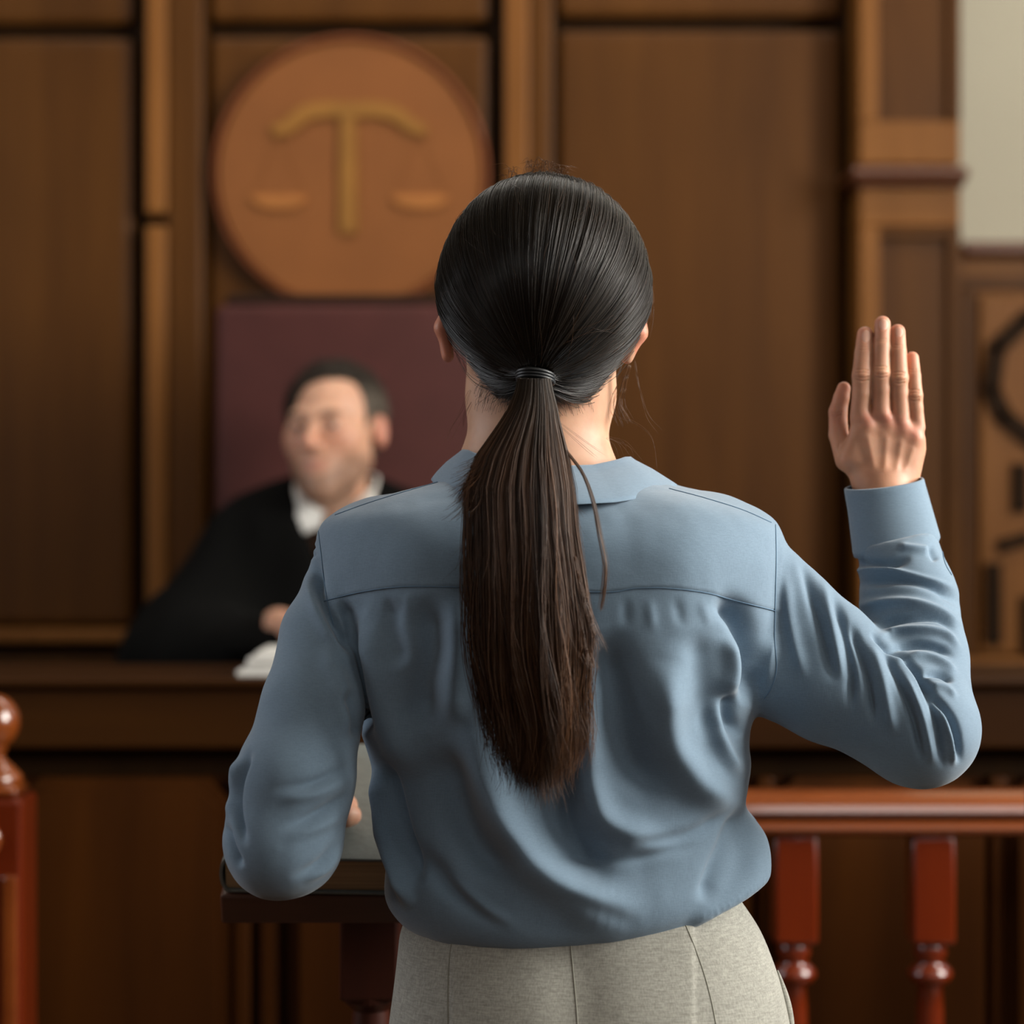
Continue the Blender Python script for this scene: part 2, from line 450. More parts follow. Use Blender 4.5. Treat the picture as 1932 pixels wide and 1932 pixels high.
trim(6, 'walnut', [(393, 922, 66, BOT, 4.615, 4.655, .012), (393, 922, TOP, 36, 4.615, 4.655, .012)])
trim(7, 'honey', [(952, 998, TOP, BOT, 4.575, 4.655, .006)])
trim(8, 'walnut', [(998, 1044, TOP, BOT, 4.590, 4.655, .008)])
trim(9, 'walnut', [(1054, 1588, 54, BOT, 4.615, 4.655, .012), (1054, 1588, TOP, 28, 4.615, 4.655, .012)])
PF = 4.50; PSC = F / PF       # pilaster stands proud of the wall
def pb(x0, x1, y0, y1, yf, yb=4.66, bev=.004):
    return ((x0 - 966) / (F / yf) , (x1 - 966) / (F / yf), CAMZ - (y1 - 966) / (F / yf), CAMZ - (y0 - 966) / (F / yf), yf, yb, bev)
def pil(n, mat, bl):
    bm = bmesh.new()
    for x0, x1, z0, z1, yf, yb, bev in [pb(*b) for b in bl]:
        add_box(bm, (x0, yf, max(z0, 0)), (x1, yb, min(z1, RH)), bev)
    return struct(bm_obj('trim_%d' % n, bm, M[mat]))
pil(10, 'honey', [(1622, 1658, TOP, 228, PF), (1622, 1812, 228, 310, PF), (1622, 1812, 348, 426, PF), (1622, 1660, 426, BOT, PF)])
pil(11, 'walnut', [(1650, 1800, TOP, 240, PF + .02), (1650, 1800, 420, BOT, PF + .02), (1790, 1813, TOP, 228, PF + .004), (1790, 1813, 426, BOT, PF + .004), (1658, 1792, 426, 448, PF + .004)])
pil(12, 'redcap', [(1606, 1832, 312, 338, PF - .04, 4.66, .012), (1614, 1822, 338, 352, PF - .022, 4.66, .006)])
# wainscot right of the pilaster
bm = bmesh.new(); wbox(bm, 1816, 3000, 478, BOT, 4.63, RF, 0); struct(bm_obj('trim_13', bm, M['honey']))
trim(14, 'redcap', [(1816, 3000, 455, 482, 4.59, RF, .008)])
trim(15, 'walnut', [(1816, 3000, 518, 546, 4.622, 4.64, .003), (1816, 1846, 546, BOT, 4.618, 4.64, .004)])
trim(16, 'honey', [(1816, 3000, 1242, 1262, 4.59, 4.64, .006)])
# carved fretwork panel on the wainscot (a framed eight-sided figure over bars)
carv = empty('carved_panel', (fx(2000), 4.615, fz(1235)))
tag(carv, 'carved wooden wall panel with dark eight sided fretwork behind the raised hand', 'wall panel')
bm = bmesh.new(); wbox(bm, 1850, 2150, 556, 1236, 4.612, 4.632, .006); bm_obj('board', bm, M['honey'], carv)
def bar(name, pts, w=30):
    bm = bmesh.new(); p = np.array(pts, float)
    for a, b in zip(p[:-1], p[1:]):
        d = (b - a) / np.linalg.norm(b - a); n = np.array([-d[1], d[0]]) * w / 2; e = d * w * .2
        q = [a - e + n, b + e + n, b + e - n, a - e - n]
        add_prism(bm, [(fx(u[0]), fz(u[1])) for u in q], 4.600, 4.618, .002)
    return bm_obj(name, bm, M['walnut_dark'], carv)
oct_ = [(1940, 600), (1882, 655), (1872, 735), (1895, 785), (1950, 830), (2050, 830), (2105, 785), (2128, 735), (2118, 655), (2060, 600), (1940, 600)]
bar('octagon_fret', oct_, 34)
bar('upper_bar', [(1926, 880), (1926, 960)], 30)
bar('diagonal_bar', [(1890, 1030), (1940, 1015)], 26)
bar('lower_bar', [(1876, 1068), (1876, 1210)], 30)
bar('lower_bar', [(1940, 1130), (1940, 1225)], 24)

# ================================================================== EMBLEM
em = empty('wall_emblem', (fx(660), 4.58, fz(325)))
tag(em, 'large round brown plaque with gold scales of justice on the panelled wall', 'emblem')
ES = F / 4.56
ex = lambda px: (px - 966) / ES
ez = lambda py: CAMZ - (py - 966) / ES
cx, cz, R = ex(660), ez(325), 263 / ES
def disc(bm, r0, r1, yf, yb, n=96, bev=.006):
    b2 = bmesh.new(); prof = [(r0, yb), (r1, yb), (r1, yf + bev), (r1 - bev, yf), (r0 + (bev if r0 > 0 else 0), yf)]
    rings = [[b2.verts.new((cx + r * math.cos(2 * math.pi * i / n), y, cz + r * math.sin(2 * math.pi * i / n))) for i in range(n)] for r, y in prof]
    for a, b in zip(rings, rings[1:] + ([rings[0]] if r0 > 0 else [])):
        for i in range(n): b2.faces.new((a[i], a[(i + 1) % n], b[(i + 1) % n], b[i]))
    if r0 <= 0: b2.faces.new(rings[-1])
    merge(bm, b2)
bm = bmesh.new(); disc(bm, 0.0001, R * .968, 4.575, 4.612); bm_obj('disc', bm, M['emblem'], em)
bm = bmesh.new(); disc(bm, R * .955, R, 4.565, 4.612, bev=.008); bm_obj('rim', bm, M['emblem_rim'], em)
def gold(name, pts, w, mat='gold', y0=4.564):
    bm = bmesh.new(); p = spline(pts, 6) if len(pts) > 2 else np.array(pts, float)
    t = np.gradient(p, axis=0); t /= np.linalg.norm(t, axis=1)[:, None]; nn = np.stack([-t[:, 1], t[:, 0]], 1)
    ww = np.array(w if hasattr(w, '__len__') else [w, w], float); ww = np.interp(np.linspace(0, 1, len(p)), np.linspace(0, 1, len(ww)), ww) / 2
    poly = np.concatenate([p + nn * ww[:, None], (p - nn * ww[:, None])[::-1]])
    add_prism(bm, [(ex(a), ez(b)) for a, b in poly], y0, 4.58, .003 if y0 < 4.57 else .0005)
    return bm_obj(name, bm, M[mat], em)
gold('beam', [(512, 246), (540, 238), (575, 212), (620, 205), (660, 207), (700, 205), (742, 212), (776, 236), (804, 246)], [20, 30, 30, 30, 30, 30, 20])
gold('post', [(656, 215), (656, 438)], [30, 36])
for s, c in ((-1, 524), (1, 792)):
    gold('pan', [(c - 52, 372), (c - 30, 378), (c, 380), (c + 30, 378), (c + 52, 372)], [10, 24, 27, 24, 10], 'copper', 4.566)
    gold('chain', [(c, 250), (c - 48, 370)], 2, 'emblem', 4.5735); gold('chain', [(c, 250), (c + 48, 370)], 2, 'emblem', 4.5735)

# ================================================================== JUDGE'S BENCH, CHAIR, PLATFORM
BY = 3.2; BS = F / BY
bx = lambda px: (px - 966) / BS
bz = lambda py: CAMZ - (py - 966) / BS
struct(box('trim_17', (-2.2, 3.26, 0), (1.9, 4.56, .3), M['walnut_dark']))       # the raised platform
bench = empty('judge_bench', (0, 3.35, 0))
tag(bench, 'long dark wooden judge bench with moulded top and panelled front across the court', 'bench')
bm = bmesh.new(); add_box(bm, (-2.1, BY - .026, bz(1296)), (1.85, 3.47, bz(1277)), .006); bm_obj('bench_top', bm, M['bench'], bench)
bm = bmesh.new(); add_box(bm, (-2.08, BY - .012, bz(1412)), (1.83, 3.25, bz(1296)), .006); bm_obj('fascia', bm, M['bench'], bench)
bm = bmesh.new(); add_box(bm, (-2.08, BY + .044, bz(1469)), (1.83, BY + .052, bz(1410)), 0); bm_obj('recess_shade', bm, M['walnut_dark'], bench)  # dark strip paints the groove's shade below the fascia
bm = bmesh.new(); add_box(bm, (-2.08, BY + .05, 0), (1.83, 3.255, bz(1412)), 0); bm_obj('carcass', bm, M['bench_v'], bench)
bm = bmesh.new(); add_box(bm, (-2.08, BY + .012, bz(1932 + 400)), (1.83, BY + .06, bz(2280)), .004)
add_box(bm, (-2.08, BY + .012, .0), (1.83, BY + .06, .12), .004)
bm_obj('plinth', bm, M['bench'], bench)
def octp(x0, x1, y0, y1, c=42):
    return [(x0 + c, y0), (x1 - c, y0), (x1, y0 + c), (x1, y1 - c), (x1 - c, y1), (x0 + c, y1), (x0, y1 - c), (x0, y0 + c)]
for i, (x0, x1) in enumerate([(-1500, -1030), (-980, -490), (-440, -10), (30, 428), (548, 960), (1000, 1420), (1462, 1862), (1905, 2340)]):
    bm = bmesh.new(); add_prism(bm, [(bx(a), bz(b)) for a, b in octp(x0, x1, 1470, 2240)], BY - .002, BY + .052, .014)
    bm_obj('panel', bm, M['bench_v'], bench)
for x in (452, 505, 1448, 1890):
    bm = bmesh.new(); add_box(bm, (bx(x - 16), BY + .018, .12), (bx(x + 16), BY + .055, bz(1470)), .004); bm_obj('stile', bm, M['bench_v'], bench)

JY = 3.85
ch = empty('judge_chair', (fx(660) * .84, 4.0, .3))
tag(ch, 'tall maroon leather judge chair with dark crest rail under the round plaque', 'chair')
CS = F / 4.12; qx = lambda px: (px - 966) / CS; qz = lambda py: CAMZ - (py - 966) / CS
def cushion(name, lo, hi, mat, bev=.03):
    bm = bmesh.new(); add_box(bm, lo, hi, bev, 4); o = bm_obj(name, bm, mat, ch, True); return o
cushion('backrest', (qx(404), 4.12, .72), (qx(918), 4.22, qz(573)), M['maroon'], .018)
cushion('crest_rail', (qx(424), 4.13, qz(578)), (qx(902), 4.21, qz(553)), M['chairwood'], .01)
cushion('back_frame', (qx(398), 4.22, .70), (qx(924), 4.25, qz(575)), M['chairwood'], .008)
cushion('seat', (qx(420), 3.68, .70), (qx(902), 4.14, .80), M['maroon'], .03)
for x in (404, 890):
    for y in (3.72, 4.16): bm = bmesh.new(); add_box(bm, (qx(x), y, .3), (qx(x + 28), y + .05, .72), .004); bm_obj('leg', bm, M['chairwood'], ch)

# papers on the bench
pp = empty('paper_stack', (bx(560), 3.36, bz(1277)))
tag(pp, 'small stack of white papers on the bench in front of the judge', 'papers')
for i in range(4):
    bm = bmesh.new(); d = .004 * (i % 2); z = bz(1277) + .0005
    add_box(bm, (bx(446 + 10 * i) + d, 3.20 + d, z + .0085 * i), (bx(446 + 10 * i) + .21 + d, 3.36 + d, z + .0085 * i + .0078), .0015)
    bm_obj('sheet_bundle', bm, M['paper'], pp)

# ================================================================== BALUSTRADE AND NEWEL POST
QY = 2.9; QS = F / QY
rx = lambda px: (px - 966) / QS
rz = lambda py: CAMZ - (py - 966) / QS
bal = empty('balustrade', (rx(1700), QY, 0))
tag(bal, 'polished red brown balustrade with turned spindles right of the woman', 'railing')
h0, h1 = rz(1572), rz(1488)
prof = [(QY + .035, h0), (QY - .028, h0), (QY - .036, h0 + .004), (QY - .040, h0 + .010), (QY - .038, h0 + .016), (QY - .030, h0 + .020), (QY - .026, h0 + .0235),
        (QY - .030, h0 + .027), (QY - .038, h0 + .0285), (QY - .0425, h0 + .0310), (QY - .0402, h0 + .0395), (QY - .0385, h0 + .043), (QY - .034, h0 + .050), (QY - .020, h0 + .0545), (QY, h1 + .0005),
        (QY + .020, h0 + .0545), (QY + .035, h0 + .050), (QY + .043, h0 + .043), (QY + .043, h0 + .036), (QY + .030, h0 + .027), (QY + .040, h0 + .012)]
bm = bmesh.new(); add_profile_x(bm, prof, rx(1330), rx(2620)); bm_obj('handrail', bm, M['rail'], bal)
bm = bmesh.new(); add_box(bm, (rx(1330), QY - .04, .0), (rx(2620), QY + .04, .10), .008); bm_obj('bottom_rail', bm, M['rail'], bal)
def baluster(px, pr):
    x = rx(px); w = .0275; root = pr
    bm = bmesh.new(); add_box(bm, (x - w, QY - w, rz(1776)), (x + w, QY + w, h0), .005, 2)
    add_box(bm, (x - w, QY - w, .10), (x + w, QY + w, .22), .005)
    z = lambda p: rz(p)
    pr_ = [(.016, z(1770)), (.019, z(1782)), (.021, z(1796)), (.018, z(1808)), (.015, z(1814)), (.022, z(1820)), (.028, z(1832)), (.028, z(1840)), (.022, z(1852)), (.015, z(1858)),
           (.0165, z(1900)), (.0175, z(1990)), (.021, z(2080)), (.026, z(2160)), (.027, z(2190)), (.020, z(2230)), (.016, z(2240)), (.024, z(2250)), (.024, z(2265)), (.018, .22)]
    add_lathe(bm, (x, QY), [(r, zz) for r, zz in pr_], 32)
    o = bm_obj('baluster', bm, M['mahog'], root)
    for p in o.data.polygons: p.use_smooth = len(p.vertices) == 4 and p.area < .0008 and abs(p.normal.z) < .95
    return o
for px in (1498, 1755, 2012, 2269, 2526): baluster(px, bal)

nw = empty('newel_post', (rx(-10), QY, 0))
tag(nw, 'red brown newel post with a polished ball finial at the left edge', 'post')
nx_ = rx(-13)
bm = bmesh.new(); w = .046
add_box(bm, (nx_ - w, QY - w, .0), (nx_ + w, QY + w, rz(1500)), .006); bm_obj('shaft', bm, M['mahog'], nw)
for s in (-1, 1):
    bm = bmesh.new(); add_box(bm, (nx_ + s * .031 - .009, QY - w - .006, .2), (nx_ + s * .031 + .009, QY - w + .004, rz(1640)), .004); bm_obj('moulding', bm, M['rail'], nw)
bm = bmesh.new(); add_lathe(bm, (nx_, QY - w + .004), [(.001, 0), (.022, 0), (.020, .008), (.012, .012), (.001, .013)], 24)
for v in bm.verts: v.co = Vector((v.co.x, QY - w - (v.co.z) + .002, rz(1575) + (v.co.y - QY + w - .004)))
bm_obj('rosette', bm, M['rail'], nw, True)
bm = bmesh.new(); add_box(bm, (nx_ - .038, QY - .038, rz(1500)), (nx_ + .038, QY + .038, rz(1478)), .008, 3)
add_lathe(bm, (nx_, QY), [(.038, rz(1480)), (.036, rz(1462)), (.026, rz(1446)), (.016, rz(1432)), (.015, rz(1426))], 32); o = bm_obj('cap', bm, M['rail'], nw, True)
pr_ = [(.015, rz(1430)), (.014, rz(1420)), (.018, rz(1414))]
rb, zc = .0335, rz(1362)
for i in range(3, 17): a = -math.pi / 2 + math.pi * i / 17; pr_.append((rb * math.cos(a), zc + rb * math.sin(a) * 1.06))
bm = bmesh.new(); add_lathe(bm, (nx_, QY), pr_, 36); bm_obj('ball_finial', bm, M['rail'], nw, True)

# ================================================================== LECTERN AND BOOK
TH = math.radians(18.7); LY0 = 2.12
le = empty('lectern', (-.12, 2.15, 0))
tag(le, 'dark wooden lectern with sloping top on a single turned column, beside the woman', 'lectern')
YAW = math.radians(-2.2)
O = W(415, 1690, LY0)
EX = np.array([math.cos(YAW), math.sin(YAW), 0.0]); EF = np.array([-math.sin(YAW) * math.cos(TH), math.cos(YAW) * math.cos(TH), math.sin(TH)]); EN = np.cross(EX, EF)
def tb(bm, lo, hi, bev=.002):
    b2 = bmesh.new(); add_box(b2, lo, hi, bev)
    for v in b2.verts: v.co = Vector(O + v.co.x * EX + v.co.y * EF + v.co.z * EN)
    merge(bm, b2)
EX0, EF0 = EX, EF
EX = np.array([1.0, 0, 0]); EF = np.array([0, math.cos(TH), math.sin(TH)]); EN = np.cross(EX, EF)
bm = bmesh.new(); tb(bm, (0, 0, -.029), (.30, .33, 0), .0025); bm_obj('sloping_top', bm, M['lectern'], le)
cxx = (700 - 966) * 2.28 / F; cy = 2.28
zz = lambda p: CAMZ - (p - 966) * cy / F
bm = bmesh.new(); w = .029
b2 = bmesh.new(); add_box(b2, (cxx - w, cy - w, zz(1880)), (cxx + w, cy + w, 1.092), .004)
merge(bm, b2)
add_lathe(bm, (cxx, cy), [(.029, zz(1872)), (.028, zz(1886)), (.022, zz(1897)), (.018, zz(1904)), (.019, zz(1930)), (.022, .75), (.026, .6), (.021, .45), (.018, .4), (.028, .38), (.030, .36), (.022, .33), (.026, .2), (.03, .08)], 32)
o = bm_obj('column', bm, M['lectern_v'], le)
for p in o.data.polygons: p.use_smooth = len(p.vertices) == 4 and p.area < .004 and p.center.z < .6 + 0 * p.area
bm = bmesh.new(); add_lathe(bm, (cxx, cy), [(.115, 0), (.115, .02), (.10, .045), (.06, .06), (.035, .09)], 40); bm_obj('base', bm, M['lectern_v'], le, True)

EX, EF = math.cos(YAW) * EX + math.sin(YAW) * EF, -math.sin(YAW) * EX + math.cos(YAW) * EF; O = O + .0006 * EN + .004 * EF
bk = empty('book', tuple(O))
tag(bk, 'thick closed book in grey green cloth lying on the lectern under her hand', 'book')
BL, BW, BH = .252, .215, .0370
bm = bmesh.new(); tb(bm, (.006, .0, .0006), (BW, BL, .0034), .0008); tb(bm, (.006, .0, BH - .003), (BW, BL, BH), .0008)
b2 = bmesh.new()                                    # rounded spine on the left
n = 12; outer = []; inner = []
for i in range(n + 1):
    a = math.pi / 2 + math.pi * i / n
    outer.append((.009 + .0095 * math.cos(a), BH / 2 + (BH / 2) * math.sin(a) * .99)); inner.append((.009 + .0068 * math.cos(a), BH / 2 + (BH / 2 - .0028) * math.sin(a)))
loop = outer + inner[::-1]
A = [b2.verts.new(Vector(O + u * EX + 0 * EF + max(v, .0006) * EN)) for u, v in loop]; B = [b2.verts.new(Vector(O + u * EX + BL * EF + max(v, .0006) * EN)) for u, v in loop]
m_ = len(loop)
for i in range(m_): j = (i + 1) % m_; b2.faces.new((A[j], A[i], B[i], B[j]))
for i in range(n): b2.faces.new((A[i], A[i + 1], A[m_ - 2 - i], A[m_ - 1 - i])); b2.faces.new((B[i + 1], B[i], B[m_ - 1 - i], B[m_ - 2 - i]))
merge(bm, b2); bm_obj('cover', bm, M['cover'], bk)
bm = bmesh.new(); tb(bm, (.0045, .004, .0034), (BW - .004, BL - .004, BH - .003), .0006); bm_obj('page_block', bm, M['pages'], bk)
# ================================================================== HEADS AND HANDS
def head_sdf(x, y, z, fem=False):
    """local metres, origin between the ears at eye height, face towards -y"""
    d = ell(x, y, z, (0, .016, .026), (.075, .094, .087))
    jw = .043 if fem else .056
    d = smin(d, ell(x, y, z, (0, -.026, -.036), (jw + .002, .060, .068)), .03)
    for s in (-1, 1):
        d = smin(d, cone(x, y, z, (s * (.042 if fem else .051), -.008, -.056), (s * .012, -.066, -.088), .016, .016), .03)
        d = smin(d, ell(x, y, z, (s * .041, -.051, -.020), (.020, .021, .020)), .03)
    d = smin(d, ell(x, y, z, (0, -.072, -.096), (.017, .016, .016)), .025)
    d = smin(d, ell(x, y, z, (0, -.066, -.058), (.030, .022, .026)), .02)
    d = smin(d, cone(x, y, z, (-.034, -.078, .020), (.034, -.078, .020), .011, .011), .016)
    for s in (-1, 1):
        d = smax(d, -ell(x, y, z, (s * .031, -.098, .001), (.018, .020, .011)), .012)
    d = smin(d, cone(x, y, z, (0, -.084, .010), (0, -.107, -.027), .0070, .0098), .010)
    for s in (-1, 1):
        d = smin(d, ell(x, y, z, (s * .011, -.097, -.030), (.0085, .010, .0075)), .006)
        d = smin(d, ell(x, y, z, (s * .031, -.074, .0005), (.0125, .0125, .0118)), .0015)
        d = smin(d, cone(x, y, z, (s * .019, -.083, .0065), (s * .043, -.079, .006), .0042, .004), .004)
        d = smin(d, cone(x, y, z, (s * .001, -.0880, -.0540), (s * .0235, -.0800, -.0592), .0052, .0024), .003)
        d = smin(d, cone(x, y, z, (0, -.0865, -.0640), (s * .0200, -.0795, -.0612), .0064, .0028), .003)
    return d

def head_cols(x, y, z, base, lips, brow=None, stub=None):
    c = np.tile(np.array(base), (len(x), 1))
    def mix(w, t):
        w = np.clip(w, 0, 1)[:, None]; c[:] = c * (1 - w) + np.array(t) * w
    front = y < -.04
    mix(front * .35 * np.exp(-(((np.abs(x) - .04) / .022) ** 2 + ((z + .022) / .02) ** 2)), (base[0], base[1] * .62, base[2] * .6))
    mix(front * .4 * np.exp(-((x / .015) ** 2 + ((z + .027) / .016) ** 2)), (base[0], base[1] * .6, base[2] * .58))
    mix(front * np.clip(1.4 - ((x / .024) ** 2 + ((z + .0595) / .0088) ** 2), 0, 1) * .75, lips)
    if brow: mix((y < -.05) * np.exp(-((z - .0225 + .12 * (np.abs(x) - .032) ** 2 / .03) / .005) ** 4) * np.clip((np.abs(x) - .012) / .005, 0, 1) * np.clip((.053 - np.abs(x)) / .016, 0, 1) * .85, brow)
    if stub: mix((y < -.0) * np.clip((-.042 - z) / .02 + .35 * np.clip((np.abs(x) - .04) / .012, 0, 1), 0, 1) * .62 * np.clip((x / .028) ** 2 + ((z + .060) / .013) ** 2 - .7, 0, 1), stub)
    return c

def hand_mesh(fingers, palm, h=.0009, kp=.008, kw=.004, extra=None):
    """fingers: lists of (point, radius); palm: list of (a, b, r1, r2)"""
    pts = np.array([p for f in fingers for p, r in f] + [p for c in palm for p in c[:2]]); pad = .022
    lo, hi = pts.min(0) - pad, pts.max(0) + pad
    X, Y, Z = grid(lo, hi, h)
    d = None
    for a, b, r1, r2 in palm:
        e = cone(X, Y, Z, a, b, r1, r2); d = e if d is None else smin(d, e, kp)
    fd = None
    for f in fingers:
        e = None
        for (a, r1), (b, r2) in zip(f, f[1:]):
            g = cone(X, Y, Z, a, b, r1, r2); e = g if e is None else smin(e, g, .0015)
        fd = e if fd is None else smin(fd, e, .0006)
    d = smin(d, fd, kw)
    if extra is not None: d = extra(d, X, Y, Z)
    v, q = surface_nets(d, lo, h)
    return smooth_mesh(v, q, 3), q

SKIN = (.50, .265, .165); RED = (.50, .19, .12)

# ================================================================== THE WOMAN
woman = empty('person', (.02, 2.0, 0))
tag(woman, 'woman with dark ponytail, blue shirt and grey trousers, right hand raised', 'person')

# ---- shirt torso rows: photo height, left edge, right edge, back depth, front depth
ROW = np.array([
 (840, 930, 1110, 1.965, 2.065), (875, 910, 1140, 1.985, 2.075), (905, 842, 1238, 1.963, 2.085), (925, 757, 1303, 1.940, 2.09), (950, 680, 1392, 1.920, 2.095),
 (985, 612, 1462, 1.902, 2.10), (1040, 604, 1470, 1.886, 2.11), (1130, 612, 1470, 1.878, 2.125), (1250, 645, 1462, 1.878, 2.13), (1350, 672, 1420, 1.882, 2.125),
 (1400, 690, 1412, 1.885, 2.12), (1440, 702, 1416, 1.888, 2.115), (1520, 720, 1404, 1.890, 2.11), (1600, 728, 1396, 1.888, 2.108), (1680, 724, 1396, 1.884, 2.108), (1740, 738, 1392, 1.884, 2.105), (1790, 748, 1388, 1.888, 2.10)], float)
ROW = spline(ROW, 6)
rz_ = CAMZ - (ROW[:, 0] - 966) * 2.0 / F
xl_ = (ROW[:, 1] - 966) * 2.0 / F; xr_ = (ROW[:, 2] - 966) * 2.0 / F
def rowi(Z, a): return np.interp(-Z, -rz_, a).astype(np.float32)
HEM = np.array([(640, 1740), (755, 1750), (900, 1762), (1000, 1764), (1150, 1752), (1300, 1727), (1395, 1692), (1450, 1655), (1520, 1600)], float)
def torso(X, Y, Z, off=0.0):
    l, r, yb, yf = (rowi(Z, a) for a in (xl_, xr_, ROW[:, 3], ROW[:, 4]))
    cx, a = (l + r) / 2, (r - l) / 2; cy, b = (yb + yf) / 2, (yf - yb) / 2
    u, v = np.abs((X - cx) / a), np.abs((Y - cy) / b); n = 2.5
    R_ = (u ** n + v ** n) ** (1 / n) + 1e-6
    L_ = np.sqrt((X - cx) ** 2 + (Y - cy) ** 2)
    d = L_ * (1 - 1 / R_)
    px = 966 + X * F / 2.0
    hz = CAMZ - (np.interp(px, HEM[:, 0], HEM[:, 1]) - 966) * 2.0 / F
    d = smax(d, (hz - Z).astype(np.float32), .035)
    return smax(d, Z - (CAMZ - (868 - 966) * 2.0 / F), .01)
def pc(px, py, Y): return tuple(W(px, py, Y))
def rp(r, Y): return r * Y / F
def chain(X, Y, Z, pts, k=.008, ys=1.0):
    d = None
    for (a, b) in zip(pts, pts[1:]):
        e = cone(X, Y, Z, pc(*a[:3]), pc(*b[:3]), rp(a[3], a[2]), rp(b[3], b[2]), ys); d = e if d is None else smin(d, e, k)
    return d
def arm_l(X, Y, Z):
    d = chain(X, Y, Z, [(668, 1052, 1.99, 70), (618, 1200, 1.955, 86), (588, 1340, 1.925, 96), (556, 1470, 1.905, 110), (533, 1585, 1.90, 109)], .010)
    f = chain(X, Y, Z, [(533, 1585, 1.90, 106), (548, 1545, 2.02, 92), (570, 1512, 2.13, 76)], .010)
    return smin(d, f, .012)
def arm_ru(X, Y, Z):
    d = chain(X, Y, Z, [(1412, 1072, 1.99, 82), (1575, 1230, 1.975, 86), (1738, 1378, 1.95, 96)], .010)
    e = chain(X, Y, Z, [(1385, 1228, 1.985, 92), (1560, 1306, 1.97, 92), (1736, 1380, 1.95, 95)], .010)
    return smin(d, e, .025)
def arm_rf(X, Y, Z):
    d = chain(X, Y, Z, [(1737, 1373, 1.955, 102), (1730, 1240, 2.00, 93), (1716, 1130, 2.035, 89), (1692, 1030, 2.06, 77)], .010)
    return smax(d, (Z - W(0, 1014, 2.06)[2]) * .98 - (X - W(1690, 0, 2.06)[0]) * .2, .003)
def flap(X, Y, Z):
    """the front of the shirt billowing out past the right side seam"""
    def half(a, b):
        A, B = W(*a, 2.0), W(*b, 2.0); tx, tz_ = B[0] - A[0], B[2] - A[2]; l = math.hypot(tx, tz_)
        return ((X - A[0]) * -tz_ + (Z - A[2]) * tx) / l
    d = smax(smax(half((1396, 1512), (1449, 1580)), half((1449, 1580), (1443, 1652)), .010), half((1443, 1652), (1385, 1697)), .010)
    bk = 1.972 - .058 * np.clip((CAMZ - (1520 - 966) * 2.0 / F - Z) / (188 * 2.0 / F), -.3, 1.2)
    d = smax(d, (bk - Y) * .9 - .25 * (X - W(1400, 0, 2.0)[0]) * -1, .022)
    d = smax(d, Y - 2.085, .03)
    hz = CAMZ - (np.interp(966 + X * F / 2.0, [1200, 1300, 1395, 1445, 1500], [1734, 1706, 1674, 1650, 1620]) - 966) * 2.0 / F
    return smax(smax(d, W(1290, 0, 2.0)[0] - X, .02), (hz - Z).astype(np.float32), .006)

h = .0028
lo = np.array([-.262, 1.80, 1.02]); hi = np.array([.42, 2.18, 1.462])
X, Y, Z = grid(lo, hi, h)
dT = smin(torso(X, Y, Z), flap(X, Y, Z), .007)
d = smin(dT, arm_l(X, Y, Z), .010)
d = smin(d, smin(arm_ru(X, Y, Z), arm_rf(X, Y, Z), .012), .009)
v, q = surface_nets(d, lo, h); v = smooth_mesh(v, q, 6)
v, q = subdiv(v, q); v = smooth_mesh(v, q, 3)
n0 = normals(v, q)
x, y, z = v.T
dd = np.stack([np.minimum(torso(x, y, z), flap(x, y, z)), arm_l(x, y, z), arm_ru(x, y, z), arm_rf(x, y, z)])
wreg = np.clip(1 - (dd - dd.min(0)) / .010, 0, 1)
px, py = to_px(v)
toward = -(n0 * (v / np.linalg.norm(v, axis=1, keepdims=True) * 1.0 - np.array([0, 0, CAMZ]) / np.linalg.norm(v, axis=1, keepdims=True))).sum(1)
face = np.clip((toward + .15) / .35, 0, 1)
disp = np.zeros(len(v))
mm = .001
T_, L_, U_, F_ = wreg
KA, KW = 1.75, 1.10
def st(reg, pts, w, amp, ends=.25, skew=0.0):
    global disp
    p = np.array(pts, float); sel = (px > p[:, 0].min() - 4 * w) & (px < p[:, 0].max() + 4 * w) & (py > p[:, 1].min() - 4 * w) & (py < p[:, 1].max() + 4 * w) & (face > 0)
    if sel.any(): disp[sel] += stroke(px[sel], py[sel], pts, w * KW, amp * mm * KA, ends, skew) * reg[sel] * face[sel]
# back: shoulder blades, spine hollow
st(T_, [(790, 1080), (800, 1230)], 95, 5, 0); st(T_, [(1290, 1070), (1270, 1220)], 100, 6, 0)
st(T_, [(1010, 1000), (1015, 1250), (1020, 1500)], 60, -6, .2)
# long folds swinging from the right shoulder down to the left hem
st(T_, [(1140, 1180), (1168, 1311), (1182, 1396), (1205, 1450), (1265, 1505)], 30, -9)
st(T_, [(1060, 1340), (1062, 1450), (1072, 1550), (1106, 1618), (1160, 1668)], 28, -10)
st(T_, [(1095, 1300), (1106, 1400), (1118, 1490), (1155, 1555), (1290, 1600)], 26, 7)
st(T_, [(880, 1330), (895, 1400), (930, 1505), (1000, 1620), (1110, 1697), (1235, 1720)], 34, 11)
st(T_, [(835, 1400), (857, 1482), (895, 1590), (985, 1665)], 34, -9)
st(T_, [(1262, 1240), (1252, 1330), (1262, 1400), (1300, 1460), (1345, 1500), (1395, 1545)], 30, 9)
st(T_, [(1305, 1180), (1320, 1290), (1345, 1400)], 26, -4)
st(T_, [(1355, 1310), (1352, 1375), (1372, 1430), (1405, 1470)], 13, 5, .3); st(T_, [(1378, 1300), (1372, 1350), (1395, 1395)], 12, -5, .3)
st(T_, [(1330, 1130), (1385, 1165), (1410, 1225), (1414, 1290), (1400, 1335)], 19, -11, .25, -.2)
st(T_, [(1440, 1190), (1455, 1250), (1440, 1310)], 17, 2.5, .4)
st(T_, [(1365, 1190), (1378, 1260), (1362, 1320)], 15, 5, .3)
